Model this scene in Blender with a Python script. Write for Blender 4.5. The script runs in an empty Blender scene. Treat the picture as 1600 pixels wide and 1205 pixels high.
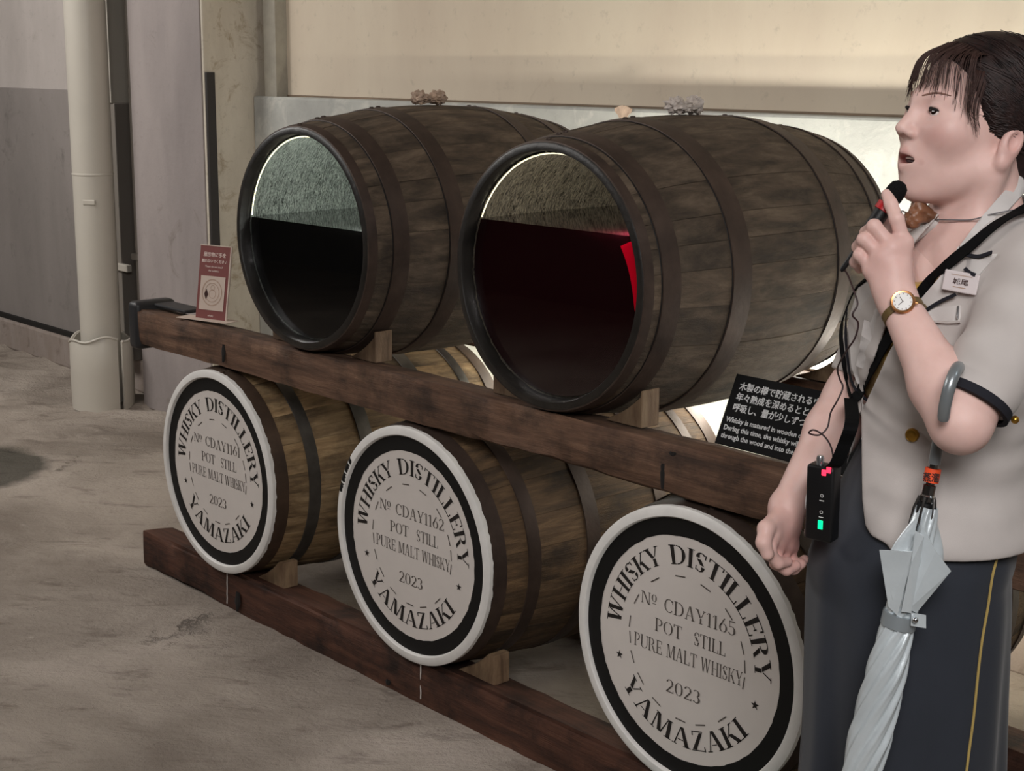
import bpy, bmesh, math, random
import numpy as np
from math import sin, cos, pi, radians
from mathutils import Vector, Matrix
from mathutils.bvhtree import BVHTree
from mathutils.geometry import delaunay_2d_cdt

random.seed(7)
SC = bpy.context.scene
COL = SC.collection

# ---------------------------------------------------------------- camera, world, lights, exposure
CAM = np.array([3.7140, -2.2147, 1.6030])
YAW, PITCH, ROLL, FPX = 0.8281, 0.2105, 0.0096, 2304.5
def cam_axes():
    cy, sy, cp, sp = cos(YAW), sin(YAW), cos(PITCH), sin(PITCH)
    f = np.array([-sy*cp, cy*cp, -sp]); r = np.array([cy, sy, 0.0]); u = np.cross(r, f)
    return cos(ROLL)*r + sin(ROLL)*u, -sin(ROLL)*r + cos(ROLL)*u, f
CR, CU, CF = cam_axes()
cd = bpy.data.cameras.new('camera'); cam = bpy.data.objects.new('camera', cd); COL.objects.link(cam)
cam.matrix_world = Matrix(((CR[0], CU[0], -CF[0], CAM[0]), (CR[1], CU[1], -CF[1], CAM[1]), (CR[2], CU[2], -CF[2], CAM[2]), (0, 0, 0, 1)))
cd.sensor_width = 36.0; cd.lens = FPX/1600*36.0; cd.clip_start = 0.05
SC.camera = cam
SC.view_settings.view_transform = 'Standard'; SC.view_settings.look = 'None'
SC.view_settings.gamma = 1.0; SC.view_settings.use_curve_mapping = False
SC.view_settings.exposure = 0.0
w = bpy.data.worlds.new('world'); SC.world = w; w.use_nodes = True
w.node_tree.nodes['Background'].inputs[0].default_value = (0.93, 0.93, 1.0, 1)
w.node_tree.nodes['Background'].inputs[1].default_value = 0.10
def area(name, loc, target, size, power, col, sy=None, spread=180):
    l = bpy.data.lights.new(name, 'AREA'); l.energy = power; l.color = col; l.size = size
    if sy: l.shape = 'RECTANGLE'; l.size_y = sy
    l.spread = radians(spread)
    o = bpy.data.objects.new(name, l); COL.objects.link(o); o.location = loc
    o.rotation_euler = (Vector(target)-Vector(loc)).to_track_quat('-Z', 'Y').to_euler()
    return o
area('ceiling_light_front', (-0.8, -2.6, 3.3), (0.6, 0.0, 0.6), 1.2, 60, (1.0, 0.96, 0.93))
area('ceiling_light_left', (-3.3, -1.2, 3.3), (-3.0, 1.0, 0.7), 1.4, 125, (1.0, 0.97, 0.93))
area('ceiling_light_guide', (4.5, -2.7, 3.0), (2.6, -0.4, 1.1), 1.4, 42, (1.0, 0.97, 0.96), spread=110)
area('ceiling_light_right', (4.6, 0.2, 3.2), (2.6, -0.3, 0.9), 0.5, 8, (0.85, 0.95, 1.0))
area('rack_tube_glow', (1.35, 1.0, 0.93), (1.4, 1.5, 1.2), 2.1, 14, (1.0, 0.98, 0.90), sy=0.04)
area('rack_floor_glow', (1.0, 1.0, 0.42), (1.0, 1.3, 0.5), 3.0, 24, (1.0, 0.93, 0.75), sy=0.05)

area('rack_under_fill', (0.9, 1.02, 0.72), (0.7, 0.2, 0.55), 2.6, 11, (1.0, 0.94, 0.82), sy=0.05)  # added unseen fill, brightens the lower barrels from behind

# ---------------------------------------------------------------- helpers
def P(px, py, dep): return CAM + (CF + CR*(px-800)/FPX - CU*(py-602.5)/FPX)*dep
def ray(px, py): return CF + CR*(px-800)/FPX - CU*(py-602.5)/FPX
def ony(px, py, Y): d = ray(px, py); return CAM + d*((Y-CAM[1])/d[1])
def onz(px, py, Z): d = ray(px, py); return CAM + d*((Z-CAM[2])/d[2])

def tag(o, label=None, cat=None, group=None, kind=None):
    if label: o['label'] = label
    if cat: o['category'] = cat
    if group: o['group'] = group
    if kind: o['kind'] = kind
    return o
def empty(name, loc, label=None, cat=None, group=None):
    o = bpy.data.objects.new(name, None); COL.objects.link(o); o.location = loc; o.empty_display_size = .05
    return tag(o, label, cat, group)
def mesh_obj(name, me, mat=None, parent=None, smooth=False, loc=None):
    """links a mesh (or bmesh, or (verts, faces)) given in WORLD coordinates under parent"""
    if isinstance(me, bmesh.types.BMesh):
        bm = me; me = bpy.data.meshes.new(name); bm.to_mesh(me); bm.free()
    elif isinstance(me, tuple):
        v, f = me; me = bpy.data.meshes.new(name); me.from_pydata([tuple(map(float, q)) for q in v], [], [tuple(map(int, q)) for q in f]); me.update()
    o = bpy.data.objects.new(name, me); COL.objects.link(o)
    if mat is not None and len(me.materials) == 0: me.materials.append(mat)
    if smooth:
        me.polygons.foreach_set('use_smooth', [True]*len(me.polygons))
        if smooth is not True or len(me.polygons) < 6000: me.set_sharp_from_angle(angle=radians(52 if smooth is True else smooth))
    if parent is not None:
        o.parent = parent
        b = world_of(parent); o.matrix_parent_inverse = b.inverted()
    return o
def world_of(o):
    m = o.matrix_basis.copy()
    if o.parent: m = world_of(o.parent) @ o.matrix_parent_inverse @ m
    return m
def fixnormals(bm): bmesh.ops.recalc_face_normals(bm, faces=bm.faces); return bm
def bm_box(bm, lo, hi, bev=0.0, seg=2, M=None):
    r = bmesh.ops.create_cube(bm, size=1.0); vs = r['verts']
    for v in vs: v.co = Vector([(lo[i]+hi[i])/2 + v.co[i]*(hi[i]-lo[i]) for i in range(3)])
    if bev > 0:
        es = list({e for v in vs for e in v.link_edges})
        g = bmesh.ops.bevel(bm, geom=es, offset=bev, segments=seg, affect='EDGES', profile=.5)
        vs = list({v for f in g['faces'] for v in f.verts} | {v for v in vs if v.is_valid})
    if M is not None:
        for v in vs: v.co = M @ v.co
    return vs
def box(lo, hi, bev=0.0, seg=2, M=None):
    bm = bmesh.new(); bm_box(bm, lo, hi, bev, seg, M); return bm
def revolve(profile, n=64, axis='y', c=(0, 0, 0), close=False, a0=0.0, a1=2*pi):
    """profile: list of (r, t) with t along axis; ring mesh"""
    full = abs(a1-a0-2*pi) < 1e-6; m = n if full else n+1
    V = []; F = []
    for i in range(m):
        a = a0 + (a1-a0)*i/n
        for r, t in profile:
            q = {'y': (r*cos(a), t, r*sin(a)), 'z': (r*cos(a), r*sin(a), t)}[axis]
            V.append((q[0]+c[0], q[1]+c[1], q[2]+c[2]))
    k = len(profile)
    for i in range(n):
        j = (i+1) % m
        for s in range(k if close else k-1):
            t = (s+1) % k
            F.append((i*k+s, j*k+s, j*k+t, i*k+t))
    if not full and close:
        F.append(tuple(range(k))); F.append(tuple(reversed([n*k+s for s in range(k)])))
    return V, F
def to_bm(vf):
    bm = bmesh.new(); vs = [bm.verts.new(v) for v in vf[0]]
    for f in vf[1]:
        q = []
        for i in f:
            if vs[i] not in q: q.append(vs[i])
        try: bm.faces.new(q)
        except ValueError: pass
    bmesh.ops.remove_doubles(bm, verts=bm.verts, dist=1e-6)
    return fixnormals(bm)
def tube(pts, r, n=10, caps=True):
    """tube along points; r scalar or list"""
    pts = [Vector(p) for p in pts]; m = len(pts)
    rs = [r]*m if not hasattr(r, '__len__') else list(r)
    V = []; F = []; up = None
    for i, p in enumerate(pts):
        t = (pts[min(i+1, m-1)]-pts[max(i-1, 0)]).normalized()
        if up is None:
            up = t.orthogonal().normalized()
        else:
            up = (up - t*up.dot(t)).normalized()
        s = t.cross(up)
        for k in range(n):
            a = 2*pi*k/n; V.append(p + (up*cos(a)+s*sin(a))*rs[i])
    for i in range(m-1):
        for k in range(n):
            F.append((i*n+k, i*n+(k+1) % n, (i+1)*n+(k+1) % n, (i+1)*n+k))
    if caps: F.append(tuple(reversed(range(n)))); F.append(tuple(range((m-1)*n, m*n)))
    return V, F
def spline(pts, n=8):
    pts = [np.array(p, float) for p in pts]; q = [2*pts[0]-pts[1]]+pts+[2*pts[-1]-pts[-2]]; out = []
    for i in range(1, len(q)-2):
        for k in range(n):
            t = k/n; a, b, c, d = q[i-1:i+3]
            out.append(.5*((2*b)+(c-a)*t+(2*a-5*b+4*c-d)*t*t+(3*b-a-3*c+d)*t**3))
    out.append(pts[-1]); return out
def merge(*vfs):
    V = []; F = []
    for v, f in vfs:
        o = len(V); V += [tuple(q) for q in v]; F += [tuple(i+o for i in g) for g in f]
    return V, F

# ---------------------------------------------------------------- materials
def lin(h):
    h = h.lstrip('#'); c = [int(h[i:i+2], 16)/255 for i in (0, 2, 4)]
    return tuple(x/12.92 if x <= .04045 else ((x+.055)/1.055)**2.4 for x in c)+(1.0,)
def new_mat(name):
    m = bpy.data.materials.new(name); m.use_nodes = True; nt = m.node_tree
    return m, nt, nt.nodes['Principled BSDF']
def N(nt, typ, **kw):
    n = nt.nodes.new(typ)
    for k, v in kw.items():
        if k.startswith('i_'): n.inputs[k[2:].replace('_', ' ')].default_value = v
        else: setattr(n, k, v)
    return n
def ramp(nt, stops, fac):
    r = nt.nodes.new('ShaderNodeValToRGB'); e = r.color_ramp.elements
    while len(e) < len(stops): e.new(0.5)
    for i, (p, c) in enumerate(stops): e[i].position = p; e[i].color = c if len(c) == 4 else tuple(c)+(1,)
    nt.links.new(fac, r.inputs[0]); return r.outputs[0]
def mixc(nt, a, b, fac, mode='MIX'):
    n = nt.nodes.new('ShaderNodeMix'); n.data_type = 'RGBA'; n.blend_type = mode
    for s, v in ((0, fac), (6, a), (7, b)):
        if hasattr(v, 'is_linked') or hasattr(v, 'links'): nt.links.new(v, n.inputs[s])
        else: n.inputs[s].default_value = v
    return n.outputs[2]
def coords(nt, scale=(1, 1, 1), obj=True, rand=False):
    tc = N(nt, 'ShaderNodeTexCoord'); mp = N(nt, 'ShaderNodeMapping')
    mp.inputs['Scale'].default_value = scale
    nt.links.new(tc.outputs['Object'], mp.inputs[0])
    if rand:
        oi = N(nt, 'ShaderNodeObjectInfo'); mu = N(nt, 'ShaderNodeMath', operation='MULTIPLY'); mu.inputs[1].default_value = 37.0
        nt.links.new(oi.outputs['Random'], mu.inputs[0]); nt.links.new(mu.outputs[0], mp.inputs['Location'])
    return mp.outputs[0]
def noise(nt, vec, scale, detail=6, rough=.6, dist=0.0):
    n = N(nt, 'ShaderNodeTexNoise'); n.inputs['Scale'].default_value = scale; n.inputs['Detail'].default_value = detail
    n.inputs['Roughness'].default_value = rough; n.inputs['Distortion'].default_value = dist
    nt.links.new(vec, n.inputs['Vector']); return n.outputs[0]
def bump(nt, bsdf, h, strength=.3, dist=.01):
    b = N(nt, 'ShaderNodeBump'); b.inputs['Strength'].default_value = strength; b.inputs['Distance'].default_value = dist
    nt.links.new(h, b.inputs['Height']); nt.links.new(b.outputs[0], bsdf.inputs['Normal']); return b
def plain(name, col, rough=.6, metal=0.0, spec=.5, bumpy=0.0, bscale=60, var=.0):
    m, nt, b = new_mat(name); c = lin(col) if isinstance(col, str) else tuple(col)+(1,)
    b.inputs['Base Color'].default_value = c; b.inputs['Roughness'].default_value = rough; b.inputs['Metallic'].default_value = metal
    b.inputs['Specular IOR Level'].default_value = spec
    if bumpy or var:
        v = coords(nt); n = noise(nt, v, bscale, 5)
        if bumpy: bump(nt, b, n, bumpy, .004)
        if var:
            n2 = noise(nt, v, bscale*.3, 5)
            lo = tuple(x*(1-var) for x in c[:3])+(1,); hi = tuple(min(1, x*(1+var)) for x in c[:3])+(1,)
            nt.links.new(ramp(nt, [(.3, lo), (.7, hi)], n2), b.inputs['Base Color'])
    return m
def wood(name, dark, mid, light, grain=(14, 1.2, 14), stain=0.5, rough=.75, randv=.5, bstr=.5, scale=3.0, stainc=None):
    """wood along local y; colour differs from piece to piece"""
    m, nt, b = new_mat(name)
    v = coords(nt, grain, rand=True); v2 = coords(nt, (2.0, 1.0, 2.0), rand=True)
    g = noise(nt, v, scale, 8, .65, .4); s = noise(nt, v2, 3.5, 6, .65)
    fine = noise(nt, coords(nt, (grain[0]*3, grain[1]*2.5, grain[2]*3), rand=True), scale*2, 6, .7)
    c = ramp(nt, [(.28, dark), (.5, mid), (.74, light)], g)
    if stain:
        c = mixc(nt, c, stainc or tuple(x*.28 for x in dark[:3])+(1,), ramp(nt, [(.47, (0, 0, 0, 1)), (.66, (stain,)*3+(1,))], s))
    oi = N(nt, 'ShaderNodeObjectInfo')
    tint = ramp(nt, [(0, (1-randv*.75,)*3+(1,)), (.5, (1-randv*.3, 1-randv*.32, 1-randv*.36, 1)), (1, (1.0+randv*.35, 1.0+randv*.3, 1.0+randv*.2, 1))], oi.outputs['Random'])
    c = mixc(nt, c, tint, 1.0, 'MULTIPLY')
    nt.links.new(c, b.inputs['Base Color']); b.inputs['Roughness'].default_value = rough
    b.inputs['Specular IOR Level'].default_value = .35
    bump(nt, b, mixc(nt, g, fine, .6), bstr, .006); return m
def concrete(name, base, blotch, spots, scale=1.0, bstr=.25, streak=True, stainlo=.55, rough=.85):
    m, nt, b = new_mat(name)
    v = coords(nt, (scale, scale, scale*.35 if streak else scale)); v1 = coords(nt, (scale,)*3)
    n1 = noise(nt, v, 2.2, 8, .62, .3); n2 = noise(nt, v1, 22, 8, .7); n3 = noise(nt, v1, 5.5, 6, .7, .8)
    c = ramp(nt, [(.30, blotch), (.62, base)], n1)
    c = mixc(nt, c, spots, ramp(nt, [(stainlo, (0, 0, 0, 1)), (stainlo+.14, (.75,)*3+(1,))], n3))
    c = mixc(nt, c, tuple(x*.62 for x in base[:3])+(1,), ramp(nt, [(.58, (0, 0, 0, 1)), (.74, (.55,)*3+(1,))], n2))
    nt.links.new(c, b.inputs['Base Color']); b.inputs['Roughness'].default_value = rough
    b.inputs['Specular IOR Level'].default_value = .25
    bump(nt, b, mixc(nt, n2, n3, .5), bstr, .012); return m

M = {}
M['barrel_dark'] = wood('aged_barrel_oak', lin('#2e2720'), lin('#56493c'), lin('#7a6a59'), grain=(9, 2.2, 9), stain=.55, randv=.22, bstr=.9)
M['barrel_tan'] = wood('tan_barrel_oak', lin('#35291d'), lin('#5b4732'), lin('#82694c'), stain=.8, randv=.5, bstr=.7)
M['barrel_light'] = wood('light_tan_barrel_oak', lin('#5a4832'), lin('#947a58'), lin('#bba27c'), stain=.75, randv=.5, bstr=.7)
M['beam'] = wood('beam_wood', lin('#3a2a20'), lin('#634939'), lin('#82644f'), grain=(1.2, 12, 12), stain=.7, randv=.08, bstr=.6)
M['beam_low'] = wood('low_beam_wood', lin('#2c1c15'), lin('#4f3124'), lin('#664434'), grain=(1.2, 12, 12), stain=.8, randv=.08, bstr=.7)
M['chock'] = wood('chock_wood', lin('#54402f'), lin('#7d6650'), lin('#9a8468'), grain=(10, 10, 2), stain=.4, randv=.3)
M['hoop_dark'] = plain('rusted_hoop_steel', '#43362f', .55, .35, .4, bumpy=.25, bscale=40, var=.35)
M['hoop_grey'] = plain('grey_hoop_steel', '#5c5853', .42, .75, .5, bumpy=.15, bscale=35, var=.4)
M['hoop_brown'] = plain('brown_hoop_steel', '#4a3a2e', .55, .4, .5, bumpy=.2, bscale=30, var=.4)
M['white_paint'] = plain('chalky_white_paint', '#ccc5bf', .6, 0, .3, bumpy=.04, bscale=25, var=.035)
M['rim_paint'] = plain('white_rim_paint', '#dcdad6', .5, 0, .4, bumpy=.25, bscale=50, var=.08)
M['black_paint'] = plain('black_paint', '#0b0b0b', .55, 0, .3)
M['stencil'] = plain('stencil_black', '#262220', .7, 0, .2, var=.3, bscale=80)
M['stencil_thin'] = plain('stencil_grey', '#5a534e', .75, 0, .2, var=.25, bscale=80)
M['char'] = None
M['gap_shade'] = plain('dark_gap_shade', '#1a1614', .6, .4)
M['rag'] = plain('dirty_rag', '#b09a88', .95, 0, .1, bumpy=.6, bscale=120, var=.3)
M['rag_grey'] = plain('grey_rag', '#c2b8b0', .95, 0, .1, bumpy=.6, bscale=120, var=.3)
# ---------------------------------------------------------------- setting
def struct(name, me, mat, kind='structure', parent=None, smooth=False):
    o = mesh_obj(name, me, mat, parent, smooth)
    if parent is None: o['kind'] = kind
    return o
YW = 1.43        # front of the plinth behind the rack
YU = 1.505       # cream wall above it
CX = -1.97       # right face of the concrete column
# floor: worn concrete with ridges near the left wall, cracks
def floor_material():
    m, nt, b = new_mat('worn_concrete_floor')
    v = coords(nt, (1, 1, 1)); vr = coords(nt, (1.0, 4.5, 1.0))
    mp = N(nt, 'ShaderNodeMapping'); mp.inputs['Rotation'].default_value = (0, 0, radians(-42)); nt.links.new(v, mp.inputs[0])
    mr = N(nt, 'ShaderNodeMapping'); mr.inputs['Scale'].default_value = (1.0, 2.8, 1.0); nt.links.new(mp.outputs[0], mr.inputs[0])
    big = noise(nt, v, 1.3, 7, .6, .4); mid = noise(nt, mr.outputs[0], 4.0, 8, .68, .5); fine = noise(nt, v, 60, 6, .7)
    c = ramp(nt, [(.3, lin('#786d63')), (.52, lin('#a0958a')), (.72, lin('#beb2a7'))], big)
    c = mixc(nt, c, lin('#5d5149'), ramp(nt, [(.55, (0, 0, 0, 1)), (.72, (.75,)*3+(1,))], mid))
    c = mixc(nt, c, lin('#c6bbb0'), ramp(nt, [(.62, (0, 0, 0, 1)), (.72, (.7,)*3+(1,))], noise(nt, mr.outputs[0], 7.0, 8, .75)))
    vo = N(nt, 'ShaderNodeTexVoronoi', feature='DISTANCE_TO_EDGE'); vo.inputs['Scale'].default_value = 1.15
    wv = mixc(nt, v, noise(nt, v, 4.0, 7, .7), .3); nt.links.new(wv, vo.inputs['Vector'])
    crack = ramp(nt, [(.0, (1, 1, 1, 1)), (.014, (0, 0, 0, 1))], vo.outputs['Distance'])
    gate = ramp(nt, [(.56, (0, 0, 0, 1)), (.66, (1, 1, 1, 1))], noise(nt, v, 2.3, 3, .5))
    cg = mixc(nt, (0, 0, 0, 1), crack, gate)
    c = mixc(nt, c, lin('#3c342e'), mixc(nt, (0, 0, 0, 1), (.5, .5, .5, 1), cg))
    # dark damp stain near the left wall
    sx = N(nt, 'ShaderNodeVectorMath', operation='DISTANCE'); sx.inputs[1].default_value = STAIN
    wob = mixc(nt, v, noise(nt, v, 4.0, 4, .6), .12); nt.links.new(wob, sx.inputs[0])
    c = mixc(nt, c, lin('#3f3d35'), ramp(nt, [(.30, (.85,)*3+(1,)), (.36, (0, 0, 0, 1))], sx.outputs['Value']))
    nt.links.new(c, b.inputs['Base Color']); b.inputs['Roughness'].default_value = .8; b.inputs['Specular IOR Level'].default_value = .3
    h = mixc(nt, mid, fine, .35); h = mixc(nt, h, (0, 0, 0, 1), cg)
    bump(nt, b, h, .8, .035)
    return m
st = onz(8, 765, 0); STAIN = (st[0]-.12, st[1]+.02, .05)
M['floor'] = floor_material()
def floor_mesh():
    bm = bmesh.new(); rng = np.random.RandomState(3)
    # finer ridged relief on the left, where the old floor is broken up
    xs = np.concatenate([np.linspace(-8.1, -1.2, 150), np.linspace(-1.1, 7.1, 70)]); ys = np.concatenate([np.linspace(-5.1, -1.6, 22), np.linspace(-1.5, 1.9, 90)])
    from mathutils import noise as mn
    vs = []
    for x in xs:
        for y in ys:
            ridge = max(0, min(1, (-1.3-x)/1.2))*max(0, min(1, (y+1.2)/.8))
            q = Vector(((x*.74+y*.67)*2.2, (-x*.67+y*.74)*9, 0))
            z = mn.fractal(q, .8, 2.1, 4)*.026*ridge + mn.noise(Vector((x*1.5, y*1.5, 3)))*.002
            vs.append(bm.verts.new((x, y, z-.004)))
    ny = len(ys)
    for i in range(len(xs)-1):
        for j in range(ny-1): bm.faces.new((vs[i*ny+j], vs[(i+1)*ny+j], vs[(i+1)*ny+j+1], vs[i*ny+j+1]))
    return bm
struct('floor', floor_mesh(), M['floor'], smooth=True)
M['mauve'] = concrete('mauve_grey_plaster', lin('#9e9592'), lin('#8a8280'), lin('#786f69'), 1.0, stainlo=.60)
M['mauve_hi'] = concrete('pale_grey_plaster', lin('#bbb3ae'), lin('#a8a09b'), lin('#978e87'), 1.0, stainlo=.62)
M['dado'] = concrete('dark_grey_dado', lin('#8f8884'), lin('#7c7672'), lin('#6a6460'), .8, stainlo=.58)
M['stained'] = concrete('stained_concrete', lin('#cbc3b5'), lin('#b0a798'), lin('#8a7659'), 1.6, bstr=.4, stainlo=.54)
M['plinth'] = concrete('blotchy_plinth_plaster', lin('#b6b7b1'), lin('#9a9a97'), lin('#c6c5bd'), 1.2, bstr=.35, streak=False)
M['cream'] = concrete('cream_wall_paint', lin('#cfc3b0'), lin('#c4b6a4'), lin('#b3a391'), .9, bstr=.06, stainlo=.66)
M['curb'] = concrete('curb_concrete', lin('#9c918a'), lin('#87796f'), lin('#776a61'), 2.0, bstr=.4)
M['jamb'] = plain('grey_jamb', '#9d988c', .8, var=.12, bumpy=.1)
M['strip_black'] = plain('black_strip', '#2b2726', .6)
M['cap_black'] = plain('black_rubber', '#2a2a2c', .45, 0, .4, bumpy=.06)
M['pipe'] = plain('cream_pipe_paint', '#bfb9ae', .38, 0, .5, bumpy=.03, bscale=12, var=.03)
M['conduit'] = plain('grey_conduit', '#8b847c', .5, .2)
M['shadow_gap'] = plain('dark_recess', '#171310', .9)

# left wall: paler above, dark dado below, thin ledge between, a curb at its foot
YL = 1.38
struct('wall_left', box((-8.0, YL+.02, -.01), (-2.96, YL+.3, 3.4)), M['mauve_hi'])
struct('trim_1', box((-8.0, YL-.012, .185), (-2.96, YL+.02, 1.482)), M['dado'])
struct('trim_2', box((-8.0, YL-.03, .155), (-2.9, YL+.02, .188), .006), M['shadow_gap'])
struct('baseboard_left', box((-8.0, YL-.05, -.01), (-2.3, YL+.02, .16), .012), M['curb'])
# concrete column: front face mauve, right face stained
struct('wall_column', box((-2.615, 1.185, -.01), (CX, 1.75, 3.4), .008), M['stained'])
struct('trim_3', box((-2.612, 1.178, -.005), (CX-.012, 1.19, 3.4), .004), M['mauve'])
# corner strip, dark
st1 = ony(320, 114, 1.2)
struct('trim_4', box((CX-.004, 1.19, .6), (CX+.014, 1.232, 1.583), .002), M['strip_black'])
# dark gap left of the column
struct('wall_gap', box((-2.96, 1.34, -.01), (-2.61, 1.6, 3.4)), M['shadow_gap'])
# plinth, cream wall, jamb
struct('wall_plinth', box((CX, YW, -.01), (7.0, 1.8, 1.482), .010), M['plinth'])
struct('wall_back', box((-1.808, YU, 1.475), (7.0, 1.8, 3.4)), M['cream'])
struct('trim_5', box((CX-.002, YW+.075, 1.478), (-1.895, 1.8, 3.4), .004), M['stained'])
struct('trim_6', box((-1.90, YU-.06, 1.478), (-1.806, 1.8, 3.4), .003), M['jamb'])
struct('trim_8', box((-1.806, YU-.006, 1.4815), (7.0, YU+.002, 1.4895), .002), plain('brown_ledge_strip', '#7c6c5b', .9, var=.3, bscale=8))  # thin brown strip along the foot of the cream wall
struct('baseboard_back', box((CX-.05, YW-.05, -.01), (7.0, YW+.01, .19), .012), M['curb'])
struct('ceiling', box((-8, -5, 3.42), (7.2, 1.9, 3.5)), M['mauve_hi'])
M['far_wall'] = concrete('dim_far_wall', lin('#5f5955'), lin('#524d49'), lin('#4a4541'), .6)
struct('wall_front', box((-8.2, -5.15, -.01), (7.2, -5, 3.42)), M['far_wall'])
struct('wall_side', box((-8.15, -5, -.01), (-8, 1.5, 3.42)), M['far_wall'])
struct('wall_right', box((7.0, -5, -.01), (7.15, 1.9, 3.42)), M['mauve_hi'])

# drain pipe with sleeve
pc = Vector((-2.75, 1.04, 0))
t = empty('drain_pipe', pc, 'tall cream painted round pipe rising out of a wider cut sleeve beside the column', 'pipe')
mesh_obj('pipe', to_bm(revolve([(.001, .02), (.094, .02), (.094, 1.105), (.0965, 1.108), (.0965, 1.114), (.094, 1.117), (.094, 3.4), (.001, 3.4)], 48, 'z', pc)), M['pipe'], t, 14)
M['pipe_weld'] = M['pipe']
wd = ony(150, 325, .95)
# sleeve, its upper edge cut unevenly, slit on the right
V = []; F = []; n = 60
for i in range(n+1):
    a = radians(25+350*i/n)-.2; top = .335+.012*sin(2*a+2.4)-.01*sin(5*a)
    for r, z in ((.147, -.004), (.149, top*.5), (.147, top-.004), (.145, top), (.137, top), (.136, top*.5), (.136, -.004)):
        V.append((pc.x+r*cos(a), pc.y+r*sin(a), z))
for i in range(n):
    for s in range(7):
        F.append((i*7+s, (i+1)*7+s, (i+1)*7+(s+1) % 7, i*7+(s+1) % 7))
F.append(tuple(range(7))); F.append(tuple(reversed(range(n*7, n*7+7))))
mesh_obj('sleeve', to_bm((V, F)), M['pipe'], t, True)
mesh_obj('rim_bead', to_bm(tube([(pc.x+.147*cos(radians(25+350*i/60)-.2), pc.y+.147*sin(radians(25+350*i/60)-.2),   .335+.012*sin(2*(radians(25+350*i/60)-.2)+2.4)-.01*sin(5*(radians(25+350*i/60)-.2))) for i in range(61)], .006, 8)), M['pipe'], t, True)
# small dent plate on the pipe
mesh_obj('patch', box((-.03, -.004, -.012), (.03, .008, .012), .004, 2, Matrix.Translation((pc.x+.070, pc.y-.062, .985)) @ Matrix.Rotation(radians(42), 4, 'Z')), M['pipe'], t)
# flat white trunking, conduit and bracket right of the pipe
t = empty('cable_trunking', (-2.97, 1.29, 0), 'narrow white cable trunking running up just behind the round pipe', 'trunking')
mesh_obj('cover', box((-3.02, 1.24, 1.43), (-2.925, 1.345, 3.4), .004), M['pipe'], t)
mesh_obj('lower_cover', box((-3.02, 1.25, .16), (-2.915, 1.345, 1.43), .004), M['conduit'], t)
mesh_obj('clip', box((-2.95, 1.235, .62), (-2.83, 1.262, .655), .004), M['pipe'], t)
t = empty('conduit_pipe', (-2.665, 1.215, 0), 'thin grey conduit pipe clipped to the left edge of the concrete column', 'pipe')
mesh_obj('pipe', to_bm(revolve([(.001, .3), (.017, .3), (.017, 3.4), (.001, 3.4)], 20, 'z', (-2.665, 1.215, 0))), M['conduit'], t, True)
mesh_obj('clamp', box((-2.70, 1.19, .70), (-2.612, 1.235, .73), .004), M['conduit'], t)

# ---------------------------------------------------------------- barrels
L = .90; R0 = .302; RM = .341
def RB(y): return R0+(RM-R0)*(1-((y-L/2)/(L/2))**2)
def stave_mesh(name, wdeg):
    bm = bmesh.new(); ny = 20; a = radians(wdeg)/2-.0011; na = 3; rows = []
    ys = [L*i/ny for i in range(ny+1)]
    for y in ys:
        row = []
        r = RB(y)
        inner = .0135 if y < .03 else .024
        for k in range(na+1):
            t = -1+2*k/na; e = .0007 if abs(t) == 1 else 0
            row.append(bm.verts.new((( r-e)*cos(t*a), y, (r-e)*sin(t*a))))
        ri = r-inner
        for k in (na, 0):
            t = -1+2*k/na; row.append(bm.verts.new((ri*cos(t*a), y, ri*sin(t*a))))
        rows.append(row)
    k = na+3
    for i in range(ny):
        for s in range(k): bm.faces.new((rows[i][s], rows[i][(s+1) % k], rows[i+1][(s+1) % k], rows[i+1][s]))
    bm.faces.new(list(reversed(rows[0]))); bm.faces.new(rows[-1]); fixnormals(bm)
    me = bpy.data.meshes.new(name); bm.to_mesh(me); bm.free(); return me
WID = (10, 14, 16)
STV = {}
def staves(t, c, mat, seed):
    rng = random.Random(seed); seq = []
    for k in range(9):
        q = list(WID); rng.shuffle(q); seq += q
    ang = rng.uniform(0, 360)
    for wd_ in seq:
        key = (wd_, mat)
        if key not in STV:
            STV[key] = stave_mesh('stave', wd_); STV[key].materials.append(M[mat]); STV[key].polygons.foreach_set('use_smooth', [False]*len(STV[key].polygons))
        o = bpy.data.objects.new('stave', STV[key]); COL.objects.link(o)
        o.parent = t; o.matrix_parent_inverse = Matrix.Identity(4)
        o.rotation_euler = (0, radians(-(ang+wd_/2)), 0)
        s = 1+rng.uniform(-.0022, .0022); o.scale = (s, 1, s); ang += wd_
def hp(*f): return list(f)+[(L-b, L-a) for a, b in reversed(f)]
HOOPS_LOW = hp((.001, .052), (.115, .153), (.298, .345)); HOOPS_U1 = hp((.0, .026), (.070, .116), (.238, .290)); HOOPS_U2 = hp((.0, .024), (.046, .092), (.236, .292))
RIV = {}
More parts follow.
